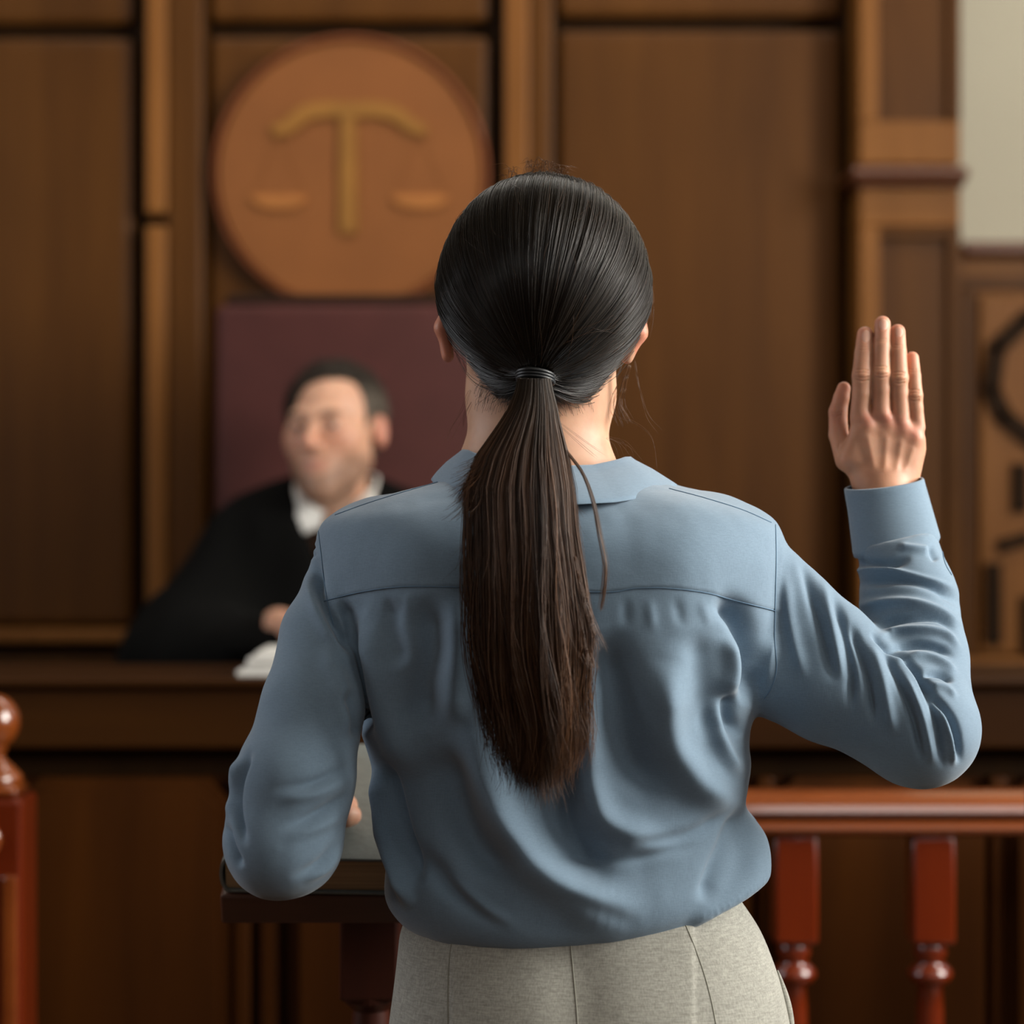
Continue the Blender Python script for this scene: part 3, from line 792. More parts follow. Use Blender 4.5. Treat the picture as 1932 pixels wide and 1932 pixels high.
st(T_, [(1404, 1520), (1370, 1590), (1342, 1650), (1322, 1708)], 13, -4, .2)
st(T_, [(740, 1560), (860, 1680), (980, 1756)], 18, -5, .45); st(T_, [(820, 1630), (905, 1705), (985, 1752)], 12, 4.5, .45)
st(T_, [(705, 1440), (730, 1560), (752, 1640), (776, 1722)], 10, 7, .2); st(T_, [(722, 1420), (752, 1540), (790, 1680)], 13, -6, .2)
st(T_, [(1030, 1680), (1220, 1748)], 16, -2.5, .45); st(T_, [(1180, 1590), (1300, 1575), (1380, 1520)], 12, -2.5); st(T_, [(1000, 1610), (1150, 1625), (1340, 1590)], 10, -1.6)
# left of the back
st(T_, [(690, 1140), (706, 1230), (735, 1340), (790, 1480)], 30, 8)
st(T_, [(805, 1115), (820, 1215), (802, 1300), (800, 1390)], 26, -7); st(T_, [(752, 1125), (748, 1190), (770, 1260)], 16, -3)
st(T_, [(860, 1120), (862, 1250), (850, 1380)], 22, 4)
st(T_, [(628, 1135), (655, 1205), (678, 1290), (684, 1390)], 22, -11, .12)
for k, (a, b) in enumerate([((700, 1125), (705, 1175)), ((740, 1117), (742, 1170)), ((775, 1112), (780, 1165)), ((1180, 1122), (1178, 1190)), ((1220, 1122), (1228, 1200)), ((1265, 1120), (1280, 1190)), ((1310, 1125), (1335, 1190)), ((1365, 1138), (1392, 1190))]):
    st(T_, [a, ((a[0] + b[0]) / 2, (a[1] + b[1]) / 2), b], 9, -.7 if k % 2 else .7, .45)
# left sleeve
KA, KW = 1.35, .85
st(L_, [(592, 1040), (584, 1090), (600, 1150), (634, 1215), (674, 1262)], 12, 4.5, .35, .3)
st(L_, [(600, 1050), (598, 1110), (640, 1190), (672, 1235)], 15, -8, .2)
st(L_, [(645, 1300), (668, 1350), (676, 1400)], 16, -5)
st(L_, [(610, 1210), (640, 1300), (660, 1400)], 20, 4)
st(L_, [(476, 1405), (450, 1475), (448, 1537), (466, 1600)], 9, -6, .25); st(L_, [(452, 1420), (430, 1500), (430, 1550)], 12, 5, .3)
st(L_, [(424, 1548), (436, 1595), (458, 1640)], 8, -5, .25)
st(L_, [(500, 1492), (590, 1478), (682, 1432)], 13, -3.2, .5); st(L_, [(510, 1512), (600, 1496), (680, 1455)], 14, 2.6, .5)
st(L_, [(520, 1568), (605, 1532), (674, 1482)], 12, -4, .5); st(L_, [(530, 1590), (610, 1556), (668, 1515)], 13, 2.6, .5)
st(L_, [(540, 1660), (602, 1630), (640, 1575)], 11, -3, .5); st(L_, [(570, 1668), (618, 1636), (646, 1590)], 8, 2.5, .45)
for a in (1022, 1036, 1050): st(L_, [(578, a + 6), (602, a - 6)], 4, -2.0, .3)
# right upper sleeve
KA, KW = 1.25, .8
for pts, w, a in [([(1500, 1040), (1520, 1080), (1544, 1170), (1575, 1295)], 12, -4.5), ([(1565, 1110), (1588, 1170), (1605, 1260), (1604, 1350)], 11, -5), ([(1600, 1165), (1616, 1205), (1636, 1275), (1650, 1375)], 10, -5.5),
                  ([(1655, 1210), (1684, 1256), (1718, 1340), (1745, 1450)], 10, -5.5), ([(1715, 1250), (1738, 1280), (1766, 1360), (1780, 1455)], 8, -5.5), ([(1745, 1295), (1797, 1362), (1812, 1445)], 8, -5.5),
                  ([(1545, 1080), (1566, 1165), (1592, 1290)], 12, 3), ([(1632, 1200), (1662, 1270), (1690, 1400)], 13, 3.5), ([(1480, 1070), (1490, 1170), (1520, 1290)], 14, 3), ([(1700, 1260), (1740, 1350), (1762, 1450)], 9, 3), ([(1770, 1330), (1795, 1400), (1800, 1450)], 7, 3)]:
    st(np.maximum(U_, F_ * (a > -9)), pts, w, a)
# elbow crook and forearm rings
st(np.maximum(U_, F_), [(1640, 1192), (1674, 1219), (1708, 1241), (1742, 1282), (1768, 1318)], 7, -5, .15)
for pts, w, a in [([(1590, 1064), (1674, 1064), (1722, 1052)], 10, -5), ([(1588, 1080), (1650, 1072), (1710, 1084), (1810, 1112)], 8, 4.5), ([(1595, 1104), (1687, 1092), (1756, 1104), (1830, 1150)], 12, -6), ([(1600, 1146), (1690, 1135), (1760, 1150), (1830, 1190)], 11, 4.5),
                  ([(1640, 1185), (1705, 1166), (1773, 1166), (1808, 1200)], 9, -6), ([(1640, 1205), (1710, 1188), (1780, 1195), (1818, 1235)], 9, 4), ([(1660, 1226), (1722, 1216), (1770, 1222), (1806, 1244)], 8, -6), ([(1680, 1245), (1740, 1238), (1785, 1256), (1808, 1280)], 9, 4),
                  ([(1735, 1272), (1773, 1272), (1800, 1288)], 7, -6), ([(1750, 1290), (1785, 1298), (1806, 1320)], 7, 3.5), ([(1750, 1030), (1768, 1060)], 8, -3), ([(1690, 1030), (1760, 1040)], 9, 3)]:
    st(np.maximum(F_, U_ * .6), pts, w, a)
# yoke: a second layer of cloth above the seam, edges of armholes
YOKE_L = [(612, 1134), (680, 1117), (760, 1107), (870, 1108), (960, 1110)]; YOKE_R = [(960, 1110), (1140, 1117), (1200, 1110), (1260, 1110), (1330, 1118), (1400, 1136), (1462, 1152)]
yk = np.array(YOKE_L + YOKE_R[1:], float); yy = np.interp(px, yk[:, 0], yk[:, 1])
disp += T_ * face * 1.3 * mm * np.clip((yy - py) / 3 + .5, 0, 1)
# soft irregular cloth
disp += (.9 * vnoise(x * 28, y * 28, z * 20, 3) + .35 * vnoise(x * 75, y * 75, z * 60, 5)) * mm
fz_ = np.clip(1 - toward * 2, 0, 1) * T_
disp += fz_ * 3.5 * mm * vnoise(x * 22, y * 22, z * 7, 9)
v = v + n0 * disp[:, None]
v = smooth_mesh(v, q, 1, .35)
shirt = mesh_obj('shirt', v, q, M['shirt'], woman)
tri = np.concatenate([q[:, [0, 1, 2]], q[:, [0, 2, 3]]])
bvh = BVHTree.FromPolygons([tuple(a) for a in v], [tuple(int(i) for i in f) for f in q])
def on_shirt(pts, lift=.0003):
    out = []
    for p in spline(pts, 14) if len(pts) > 2 else np.array(pts, float):
        dr = W(p[0], p[1], 1.0) - np.array([0, 0, CAMZ]); dr /= np.linalg.norm(dr)
        hit = bvh.ray_cast(Vector((0, 0, CAMZ)), Vector(dr))
        if hit[0] is not None: out.append(np.array(hit[0]) + np.array(hit[1]) * lift)
    return np.array(out)
SEAM = [[(1463, 990), (1464, 1050), (1463, 1110), (1461, 1200), (1465, 1262), (1456, 1296), (1442, 1318)], [(601, 1002), (608, 1060), (617, 1128), (630, 1180)],
        YOKE_L, YOKE_R, [(632, 972), (690, 951), (760, 929), (826, 910)], [(1262, 922), (1330, 940), (1400, 962), (1455, 986)], [(1772, 1012), (1782, 1060), (1795, 1085)]]
for s_ in SEAM:
    p = on_shirt(s_)
    a, b = tube_mesh(p[None], np.full((1, len(p)), .00042), 5); mesh_obj('seam', a, b, M['stitch'], shirt)

# ---- cuffs
def tube_shell(name, rings, mat, parent, thick=.0018, n=64, ruff=0.0, seed=0):
    """open sleeve of cloth: rings of (centre, axis-u, axis-v)"""
    R_ = []
    for k, (c, u, w_) in enumerate(rings):
        a = np.arange(n) * 2 * np.pi / n; rr = 1 + ruff * np.sin(a * 9 + seed) * (k / max(1, len(rings) - 1)) ** 0
        R_.append(np.array(c) + (np.cos(a) * rr)[:, None] * np.array(u) + (np.sin(a) * rr)[:, None] * np.array(w_))
    O_ = np.array(R_); Cc = np.array([np.array(r[0]) for r in rings])[:, None, :]
    dirn = O_ - Cc; I_ = O_ - dirn / np.linalg.norm(dirn, axis=2, keepdims=True) * thick
    A = np.concatenate([O_, I_[::-1]]); m = len(A); vv = A.reshape(-1, 3)
    f = [(k % m * n + i, k % m * n + (i + 1) % n, (k + 1) % m * n + (i + 1) % n, (k + 1) % m * n + i) for k in range(m) for i in range(n)]
    return mesh_obj(name, vv, np.array(f)[:, ::-1], mat, parent)
def cuff_rings(table):
    out = []
    for px_, py_, Y_, r_, tilt, dep in table:
        c = W(px_, py_, Y_); rr = rp(r_, Y_)
        out.append((c, (rr, 0, tilt * rr), (0, rr * dep, rr * .10)))
    return out
cr = [(1691, 1036, 2.060, 79, .20, .98), (1691, 1027, 2.061, 82, .19, 1.0), (1690, 1020, 2.062, 81.5, .19, .99), (1684, 990, 2.068, 79.5, .17, .93), (1677, 955, 2.075, 77, .15, .88), (1669.5, 922, 2.08, 75.5, .14, .84), (1668, 914, 2.08, 75, .14, .83), (1668, 912, 2.08, 73.5, .14, .82)]
cuff = tube_shell('cuff', cuff_rings(cr), M['shirt'], shirt, .002, 72)
lc = [W(570, 1508, 2.11), W(569, 1503, 2.135), W(568, 1497, 2.16)]
ax = np.array(lc[2]) - np.array(lc[0]); ax /= np.linalg.norm(ax); uu = np.cross(ax, (0, 0, 1)); uu /= np.linalg.norm(uu); vv_ = np.cross(uu, ax)
tube_shell('cuff', [(c, uu * .034, vv_ * .024) for c in lc], M['shirt'], shirt, .002, 48)

# ---- collar: stand, fold and leaf, open at the front
def collar():
    ang = np.radians(np.linspace(-152, 152, 97))                  # 0 = back of the neck
    s = np.sin(ang); c = np.cos(ang); t = np.abs(ang) / np.radians(152); side = np.abs(s)
    cx_, cy_ = (1020 - 966) * 2.0 / F, 2.015
    pxm = lambda p: p * 2.0 / F
    prof = []
    zt = lambda p: CAMZ - (p - 966) * 2.0 / F
    asym = np.where(s > 0, 1.0, .86)
    ztop = np.interp(t, [0, .25, .45, .6, .75, 1], [zt(884), zt(880), zt(864), zt(862), zt(885), zt(960)])
    zbot = np.interp(t, [0, .25, .45, .6, .75, 1], [zt(956), zt(948), zt(930), zt(912), zt(945), zt(1040)])
    ztop = ztop + np.where(s < 0, side * pxm(14), 0); zbot = zbot + np.where(s < 0, side * pxm(10), 0)
    def ring(rx_, ry, z): return np.stack([cx_ + rx_ * s, cy_ - ry * c, z], 1)
    rin = pxm(136); rtop = pxm(np.interp(t, [0, .4, .6, 1], [136, 168, 172, 140])) * asym; rbot = pxm(np.interp(t, [0, .4, .58, .7, 1], [168, 248, 260, 244, 200])) * np.where(s > 0, 1.0, .80)
    yin = .060; ytop = np.interp(t, [0, .5, 1], [.071, .07, .075]); ybot = np.interp(t, [0, .3, .5, 1], [.119, .134, .124, .108])
    zs = np.interp(t, [0, .5, 1], [zt(945), zt(905), zt(1000)])
    wob = .0012 * np.sin(ang * 7 + 1)
    L_ = [ring(rin, yin, zs), ring((rin + rtop) / 2 - .003, (yin + ytop) / 2, (zs + ztop) / 2 + .004), ring(rtop - .003, ytop - .003, ztop - .001), ring(rtop, ytop, ztop + .001), ring(rtop + .0035, ytop + .003, ztop - .002),
          ring(rtop * .6 + rbot * .4 + .003 + wob, ytop * .6 + ybot * .4 + .003, ztop * .6 + zbot * .4), ring(rtop * .25 + rbot * .75 + .002 + wob, ytop * .25 + ybot * .75 + .003, ztop * .25 + zbot * .75), ring(rbot + .0005, ybot, zbot), ring(rbot - .002, ybot - .002, zbot - .0008), ring(rbot * .7 + rtop * .3 - .005, ybot * .7 + ytop * .3 - .004, zbot * .6 + ztop * .4 - .004)]
    A = np.array(L_); m, n, _ = A.shape
    f = [(k * n + i, k * n + i + 1, (k + 1) * n + i + 1, (k + 1) * n + i) for k in range(m - 1) for i in range(n - 1)]
    vv, ff = subdiv(A.reshape(-1, 3), np.array(f)[:, ::-1]); vv = smooth_mesh(vv, ff, 1, .4)
    return mesh_obj('collar', vv, ff, M['shirt'], shirt)
collar()

# ---- trousers
TR = np.array([(1660, 800, 1370, 1.90, 2.09), (1700, 780, 1398, 1.897, 2.092), (1750, 757, 1432, 1.89, 2.098), (1800, 750, 1454, 1.880, 2.105), (1850, 744, 1470, 1.870, 2.11), (1932, 734, 1487, 1.858, 2.115), (2050, 724, 1500, 1.852, 2.12), (2200, 722, 1500, 1.862, 2.12), (2350, 726, 1496, 1.875, 2.115)], float)
TR = spline(TR, 6)
tz = CAMZ - (TR[:, 0] - 966) * 2 / F
def hips(X, Y, Z):
    l, r, yb, yf = (np.interp(-Z, -tz, a).astype(np.float32) for a in ((TR[:, 1] - 966) * 2 / F, (TR[:, 2] - 966) * 2 / F, TR[:, 3], TR[:, 4]))
    cx, a, cy, b = (l + r) / 2, (r - l) / 2, (yb + yf) / 2, (yf - yb) / 2
    n = 2.3; R_ = (np.abs((X - cx) / a) ** n + np.abs((Y - cy) / b) ** n) ** (1 / n) + 1e-6
    d = np.sqrt((X - cx) ** 2 + (Y - cy) ** 2) * (1 - 1 / R_)
    return smax(smax(d, Z - 1.086, .004), .80 - Z, .06)
lo = np.array([-.20, 1.80, .03]); hi = np.array([.32, 2.20, 1.10]); h = .0045
X, Y, Z = grid(lo, hi, h)
d = hips(X, Y, Z); XC = (1113 - 966) * 2 / F
for s in (-1, 1):
    d = smin(d, smin(cone(X, Y, Z, (XC + s * .086, 1.985, .86), (XC + s * .085, 1.995, .48), .082, .062), cone(X, Y, Z, (XC + s * .085, 1.995, .48), (XC + s * .085, 2.0, .02), .062, .068), .02), .02)
d = smax(d, .07 - Z, .004)
v, q = surface_nets(d, lo, h); v = smooth_mesh(v, q, 5)
sel = v[q][:, :, 2].mean(1) > .0
v, q = subdiv(v, q); v = smooth_mesh(v, q, 2); n0 = normals(v, q); px, py = to_px(v); x, y, z = v.T
face = np.clip(-n0[:, 1] * 3, 0, 1); dsp = np.zeros(len(v))
for pts, w, a in [([(1077, 1745), (1086, 1860), (1092, 1960), (1095, 2200)], 60, -5), ([(1300, 1760), (1390, 1740), (1440, 1745)], 16, -1.5)]:
    dsp += stroke(px, py, pts, w, a * mm, .2) * face
for xx, s in ((850, 1), (1310, -1)): dsp += face * .8 * mm * np.clip((px - xx) / 4 * s, -1, 1) * (np.abs(px - xx) < 60) * (py < 2100) * np.clip(1 - np.abs(px - xx) / 60, 0, 1)
dsp += .8 * mm * vnoise(x * 18, y * 18, z * 9, 4)
v += n0 * dsp[:, None]
trou = mesh_obj('trousers', v, q, M['linen'], woman)
bvt = BVHTree.FromPolygons([tuple(a) for a in v], [tuple(int(i) for i in f) for f in q])
sv, sq, base = [], [], 0
for s_ in [[(862, 1748), (850, 1790), (845, 1860), (845, 1960), (845, 2100)], [(1073, 1750), (1082, 1840), (1090, 1940), (1095, 2100)], [(1285, 1725), (1312, 1790), (1335, 1860), (1352, 1940), (1365, 2050)]]:
    out = []
    for p in spline(s_, 12):
        dr = W(p[0], p[1], 1.0) - np.array([0, 0, CAMZ]); dr /= np.linalg.norm(dr)
        hit = bvt.ray_cast(Vector((0, 0, CAMZ)), Vector(dr))
        if hit[0] is not None: out.append(np.array(hit[0]))
    p = np.array(out); a, b = tube_mesh(p[None], np.full((1, len(p)), .0006), 5); mesh_obj('seam', a, b, M['linen_seam'], trou)
out = []
for p in spline([(1462, 1832), (1474, 1870), (1480, 1905), (1484, 1950), (1484, 2010)], 6):
    w_ = W(p[0], p[1], 1.985); near = bvt.find_nearest(Vector(w_)); out.append(np.array(near[0]) + np.array(near[1]) * .001)
p = np.array(out); a, b = tube_mesh(p[None], (.0042 * np.sin(np.linspace(.15, np.pi - .15, len(p))))[None], 8); mesh_obj('pocket_edge', a, b, M['linen'], trou)

# ---- shoes
for s in (-1, 1):
    lo = np.array([XC + s * .085 - .06, 1.90, -.001]); hi = lo + np.array([.12, .34, .13]); X, Y, Z = grid(lo, hi, .005); c = XC + s * .085
    d = smin(ell(X, Y, Z, (c, 1.97, .055), (.034, .045, .055)), ell(X, Y, Z, (c, 2.11, .03), (.043, .10, .032)), .04); d = smax(d, .003 - Z, .002)
    v, q = surface_nets(d, lo, .005); mesh_obj('shoe', smooth_mesh(v, q, 2), q, M['shoe'], woman)

# ---- body: head, neck, trunk, arms, hands
bv, bq, bc, base = [], [], [], 0
def add_body(v, q, c):
    global base
    bv.append(v); bq.append(q + base); bc.append(c); base += len(v)
HX, HY, HZ = W(1024, 630, 2.02)[0], 2.02, CAMZ - (630 - 966) * 2.02 / F
lo = np.array([HX - .13, 1.88, 1.33]); hi = np.array([HX + .13, 2.16, 1.70]); h = .0022
X, Y, Z = grid(lo, hi, h)
d = head_sdf(-(X - HX), -(Y - HY), Z - HZ, True)
nk = cone(X, Y, Z, pc(1014, 900, 2.025), pc(1016, 770, 2.032), rp(119, 2.02), rp(120, 2.02), .92)
nk = smin(nk, cone(X, Y, Z, pc(1016, 770, 2.032), pc(1020, 680, 2.035), rp(122, 2.0), rp(128, 2.0)), .02)
nk = smin(nk, cone(X, Y, Z, pc(930, 915, 2.02), pc(1100, 925, 2.02), rp(70, 2), rp(70, 2)), .04)
d = smin(d, nk, .02)
for e in ([(841, 586, 2.006), (835, 618, 2.0), (845, 672, 2.004), 11, 11, 12.5], [(1207, 600, 2.004), (1205, 628, 2.0), (1183, 676, 2.004), 14, 13, 12]):
    g = smin(cone(X, Y, Z, pc(*e[0]), pc(*e[1]), rp(e[3], 2), rp(e[4], 2), 1.5), cone(X, Y, Z, pc(*e[1]), pc(*e[2]), rp(e[4], 2), rp(e[5], 2), 1.4), .004)
    b_ = pc(860 if e[0][0] < 1000 else 1180, 630, 2.03); g = smin(g, cone(X, Y, Z, b_, pc(*e[1]), .014, .005), .010)
    d = smin(d, g, .006)
d = smax(d, 1.345 - Z, .01)
v, q = surface_nets(d, lo, h); v = smooth_mesh(v, q, 2); v, q = subdiv(v, q); v = smooth_mesh(v, q, 2)
c = head_cols(-(v[:, 0] - HX), -(v[:, 1] - HY), v[:, 2] - HZ, (.52, .30, .19), (.42, .13, .10), (.03, .02, .012))
ear = (np.abs(v[:, 0] - HX) > .079) & (v[:, 2] > HZ - .06); c[ear] = (.52, .215, .135)
add_body(v, q, c)
lo = np.array([-.262, 1.80, 1.02]); hi = np.array([.42, 2.18, 1.40]); X, Y, Z = grid(lo, hi, .006)
d = smin(smin(torso(X, Y, Z), arm_l(X, Y, Z), .02), smin(arm_ru(X, Y, Z), arm_rf(X, Y, Z), .006), .02) + .027
v, q = surface_nets(d, lo, .006); add_body(smooth_mesh(v, q, 3), q, np.tile(SKIN, (len(v), 1)))

# raised right hand, palm away from us
HD = 2.085
def fp(px_, py_, r_, dy=0.0): return (W(px_, py_, HD + dy), rp(r_ * 1.03, HD))
fing = [
 [fp(1622, 786, 18, .002), fp(1626.5, 742, 18, .0), fp(1627, 708, 19.2, -.001), fp(1629.5, 668, 16.8, .004), fp(1632, 631, 14.8, .009)],
 [fp(1662, 778, 17.5, -.001), fp(1663, 735, 16.2, -.003), fp(1662.5, 703, 17.2, -.004), fp(1663.5, 655, 15.6, .001), fp(1665, 611, 14.8, .007)],
 [fp(1699, 784, 17.5, .001), fp(1696.5, 742, 16.0, -.0015), fp(1696, 713, 17.2, -.003), fp(1694.5, 665, 15.4, .001), fp(1693.5, 626, 14.2, .007)],
 [fp(1730, 806, 15.5, .004), fp(1727.5, 770, 13.8, .002), fp(1726, 746, 14.6, .001), fp(1723.5, 710, 13.6, .004), fp(1721, 676, 12.6, .009)],
 [fp(1597, 868, 21, .016), fp(1582, 820, 18, .020), fp(1581, 777, 17.2, .019), fp(1587.5, 750, 14.6, .018), fp(1592, 733, 12.8, .018)]]
palm = []
for (mx, my, mr), (wx_, wr) in zip([(1634, 797, 21), (1670, 794, 20), (1703, 806, 20), (1727, 828, 18)], [(1638, 26), (1658, 27), (1678, 27), (1694, 26)]):
    palm.append((W(mx, my, HD + .003), W(wx_, 915, HD + .004), rp(mr, HD), rp(wr, HD)))
palm.append((W(1604, 865, HD + .012), W(1645, 915, HD + .010), rp(22, HD), rp(26, HD)))
palm.append((W(1622, 806, HD + .005), W(1606, 866, HD + .006), rp(15, HD), rp(20, HD)))
palm.append((W(1664, 912, HD + .004), W(1684, 1000, 2.065), rp(46, HD), rp(44, HD)))
palm.append((W(1725, 850, HD + .010), W(1712, 900, HD + .008), rp(20, HD), rp(22, HD)))
v, q = hand_mesh(fing, palm, .0010, .010, .0035)
v, q = subdiv(v, q); v = smooth_mesh(v, q, 1); n0 = normals(v, q); px, py = to_px(v); fc_ = np.clip(-n0[:, 1] * 2.5, 0, 1)
dsp = np.zeros(len(v)); c = np.tile(np.array(SKIN), (len(v), 1))
def hs(pts, w, a, ends=.2):
    global dsp
    p = np.array(pts, float); s_ = (np.abs(px - p[:, 0].mean()) < 90) & (np.abs(py - p[:, 1].mean()) < 140)
    dsp[s_] += stroke(px[s_], py[s_], pts, w, a * mm, ends) * fc_[s_]
def tint(cx_, cy_, rx_, ry_, col_, k_):
    w_ = (np.exp(-(((px - cx_) / rx_) ** 2 + ((py - cy_) / ry_) ** 2)) * k_)[:, None]; c[:] = c * (1 - w_) + np.array(col_) * w_
for cx_, cy_, hw in ((1627, 708, 15), (1662.5, 702, 14), (1696, 713, 14), (1726, 746, 11)):
    for dy_, a in ((-9, -.45), (-3, -.4), (3, -.5), (9, -.6)):
        hs([(cx_ - hw, cy_ + dy_ - 1), (cx_, cy_ + dy_ + (2.0 if dy_ > 0 else -2.0)), (cx_ + hw, cy_ + dy_ - 1)], 1.7, a * 1.2)
    hs([(cx_ - 4, cy_), (cx_, cy_ + .5), (cx_ + 4, cy_)], 8, .6, 0); tint(cx_, cy_, 15, 13, (.56, .29, .17), .5)
for cx_, cy_, hw in ((1630, 656, 12), (1664, 640, 12), (1694.5, 652, 11), (1722, 698, 9)):
    for dy_ in (-2, 3): hs([(cx_ - hw, cy_ + dy_), (cx_, cy_ + dy_ + 1.5), (cx_ + hw, cy_ + dy_)], 1.5, -.3)
for cx_, cy_ in ((1638, 792), (1676, 790), (1704, 802), (1728, 818)): hs([(cx_ - 3, cy_ - 6), (cx_, cy_), (cx_ + 2, cy_ + 8)], 12, 1.5, 0); tint(cx_, cy_, 17, 17, (.56, .20, .14), .55)
for a_, b_ in (((1636, 815), (1650, 890)), ((1674, 815), (1668, 895)), ((1702, 825), (1690, 895)), ((1726, 840), (1705, 895))): hs([a_, ((a_[0] + b_[0]) / 2, (a_[1] + b_[1]) / 2), b_], 6, .5)
for a_, b_ in (((1657, 810), (1660, 890)), ((1690, 815), (1682, 890)), ((1616, 820), (1636, 890)), ((1716, 825), (1700, 890))): hs([a_, ((a_[0] + b_[0]) / 2, (a_[1] + b_[1]) / 2), b_], 9, -.5)
for l_ in ([(1566, 776), (1578, 780), (1590, 774)], [(1567, 783), (1578, 786), (1589, 781)], [(1585, 828), (1582, 850), (1586, 866)]): hs(l_, 1.8, -.5)
for cx_, cy_ in ((1631, 628), (1665, 606), (1693, 622), (1721, 672), (1589, 735)): tint(cx_, cy_, 15, 22, (.60, .245, .16), .6)
tint(1578, 790, 16, 30, (.46, .17, .11), .5)
v = v + n0 * dsp[:, None]
nail = np.zeros(len(v), bool)
for cx_, cy_, rx_, ry_ in ((1634, 634, 8.5, 12), (1667, 612, 9, 11), (1696, 626, 8, 10)):
    e_ = ((px - cx_) / rx_) ** 2 + ((py - cy_) / ry_) ** 2; ins = (e_ < 1) & (fc_ > .2); w_ = np.clip(1.15 - e_, 0, 1) * (fc_ > .2)
    rim = np.exp(-((e_ - 1.05) / .22) ** 2) * (fc_ > .2); v -= n0 * (rim * .0003)[:, None]
    c[ins] = (.60, .36, .27)
add_body(v, q, c)
# left hand, palm down on the book (largely behind the forearm)
def bs(X_, Y_, up=0.0, lift=.0025):        # point above the book cover
    z0 = O[2] + (Y_ - O[1]) * math.tan(TH) + BH / math.cos(TH); return np.array([X_, Y_, z0 + up + lift])
wx = -.190
lf = [[(bs(wx + .020 - .018 * i, 2.245 + (.004, .008, .004, -.008)[i], .016), .0095), (bs(wx + .022 - .020 * i, 2.275, .0150), .0088), (bs(wx + .022 - .020 * i, 2.296, .0105), .0080), (bs(wx + .022 - .020 * i, 2.31 + (.0, .006, .0, -.014)[i], .0085), .0072)] for i in range(4)]
lf.append([(bs(wx + .018, 2.185, .016), .013), (bs(wx + .034, 2.172, .0155), .0115), (bs(-.1545, 2.158, .0135), .0115), (bs(-.1500, 2.160, .0125), .0100)])
lp = [(bs(wx + .020 - .018 * i, 2.245, .017), bs(wx + .010 - .008 * i, 2.17, .026), .011, .015) for i in range(4)] + [(bs(wx, 2.17, .026), np.array(W(570, 1512, 2.08)), .021, .026)]
v, q = hand_mesh(lf, lp, .0013, .010, .004); c = np.tile(np.array((.55, .30, .20)), (len(v), 1)); add_body(v, q, c)
mesh_obj('body', np.concatenate(bv), np.concatenate(bq), M['skin'], woman, col=np.concatenate(bc))
# ================================================================== HAIR OF THE WOMAN
HC = np.array([W(1026, 540, 2.015)[0], 2.012, CAMZ - (546 - 966) * 2.015 / F])
PXM = 2.015 / F
def scalp(D, lift=0.0):
    """unit directions -> points of the hair surface"""
    dx, dy, dz = D[..., 0], D[..., 1], D[..., 2]
    up = np.maximum(dz, 0); dn = np.maximum(-dz, 0)
    a = (196 + 3 * np.exp(-((dz + .12) / .3) ** 2)) * PXM * (1 - .30 * dn ** 2); a = np.where(dx > 0, a * 1.0, a * 1.0)
    bb = np.where(dy < 0, .116 * (1 - .12 * dn ** 2), .100 * (1 - .28 * dn ** 2)); cz_ = np.where(dz > 0, 213, 262) * PXM
    P = np.stack([dx * a, dy * bb, dz * cz_], -1)
    n = D / np.linalg.norm(D, axis=-1, keepdims=True)
    return HC + P + n * (np.asarray(lift)[..., None] if np.ndim(lift) else lift)
def unit(a): return a / (np.linalg.norm(a, axis=-1, keepdims=True) + 1e-12)
TD = unit(np.array([-.105, -.745, -.655])); TIE = scalp(TD) + np.array([0, -.010, 0.0])
def hairy(D):
    """where hair grows"""
    x, y, z = D[..., 0], D[..., 1], D[..., 2]
    face = (y > .18 + .42 * np.clip(z, -1, .6)) & (z < .62)
    ears = (np.abs(x) > .80) & (z < -.10) & (y > -.28)
    nape = z < -.875 + .12 * np.abs(x)
    low = (z < -.42) & (y > -.30 - .25 * (z + .42))
    return ~(face | ears | nape | low)
# undercoat
nu, nv = 120, 90
th = np.linspace(0.001, np.pi * .93, nv); ph = np.arange(nu) * 2 * np.pi / nu
D = np.stack([np.sin(th)[:, None] * np.cos(ph)[None], np.sin(th)[:, None] * np.sin(ph)[None], np.cos(th)[:, None] * np.ones(nu)[None]], -1)
V = scalp(D, -.0012).reshape(-1, 3); Hm = hairy(D).reshape(-1)
fq = np.array([(i * nu + j, (i + 1) * nu + j, (i + 1) * nu + (j + 1) % nu, i * nu + (j + 1) % nu) for i in range(nv - 1) for j in range(nu)])
fq = fq[Hm[fq].all(1)]
used = np.unique(fq); re = np.full(len(V), -1); re[used] = np.arange(len(used))
HB = (.0125, .0088, .0058)
hair = mesh_obj('hair', V[used], re[fq], M['hair'], woman, col=np.tile(np.array([HB]) * .6, (len(used), 1)))

def strands_obj(name, P, R, colr, mat, parent, sides=3):
    v, q = tube_mesh(P, R, sides); m = P.shape[1]
    c = np.repeat(colr, m * sides, axis=0) if colr.ndim == 2 else np.repeat(colr.reshape(-1, 3), sides, axis=0)
    return mesh_obj(name, v, q, mat, parent, col=c)
def taper(m, r0, tip=.3, root=1.0):
    t = np.linspace(0, 1, m); return r0[:, None] * np.interp(t, [0, .08, .8, 1], [root, 1, 1, tip])[None]

ns, m = 11500, 26
D0 = unit(rng.normal(size=(ns * 3, 3))); D0 = D0[hairy(D0)]
D0 = D0[(D0 @ TD < .985)][:ns]; ns = len(D0)
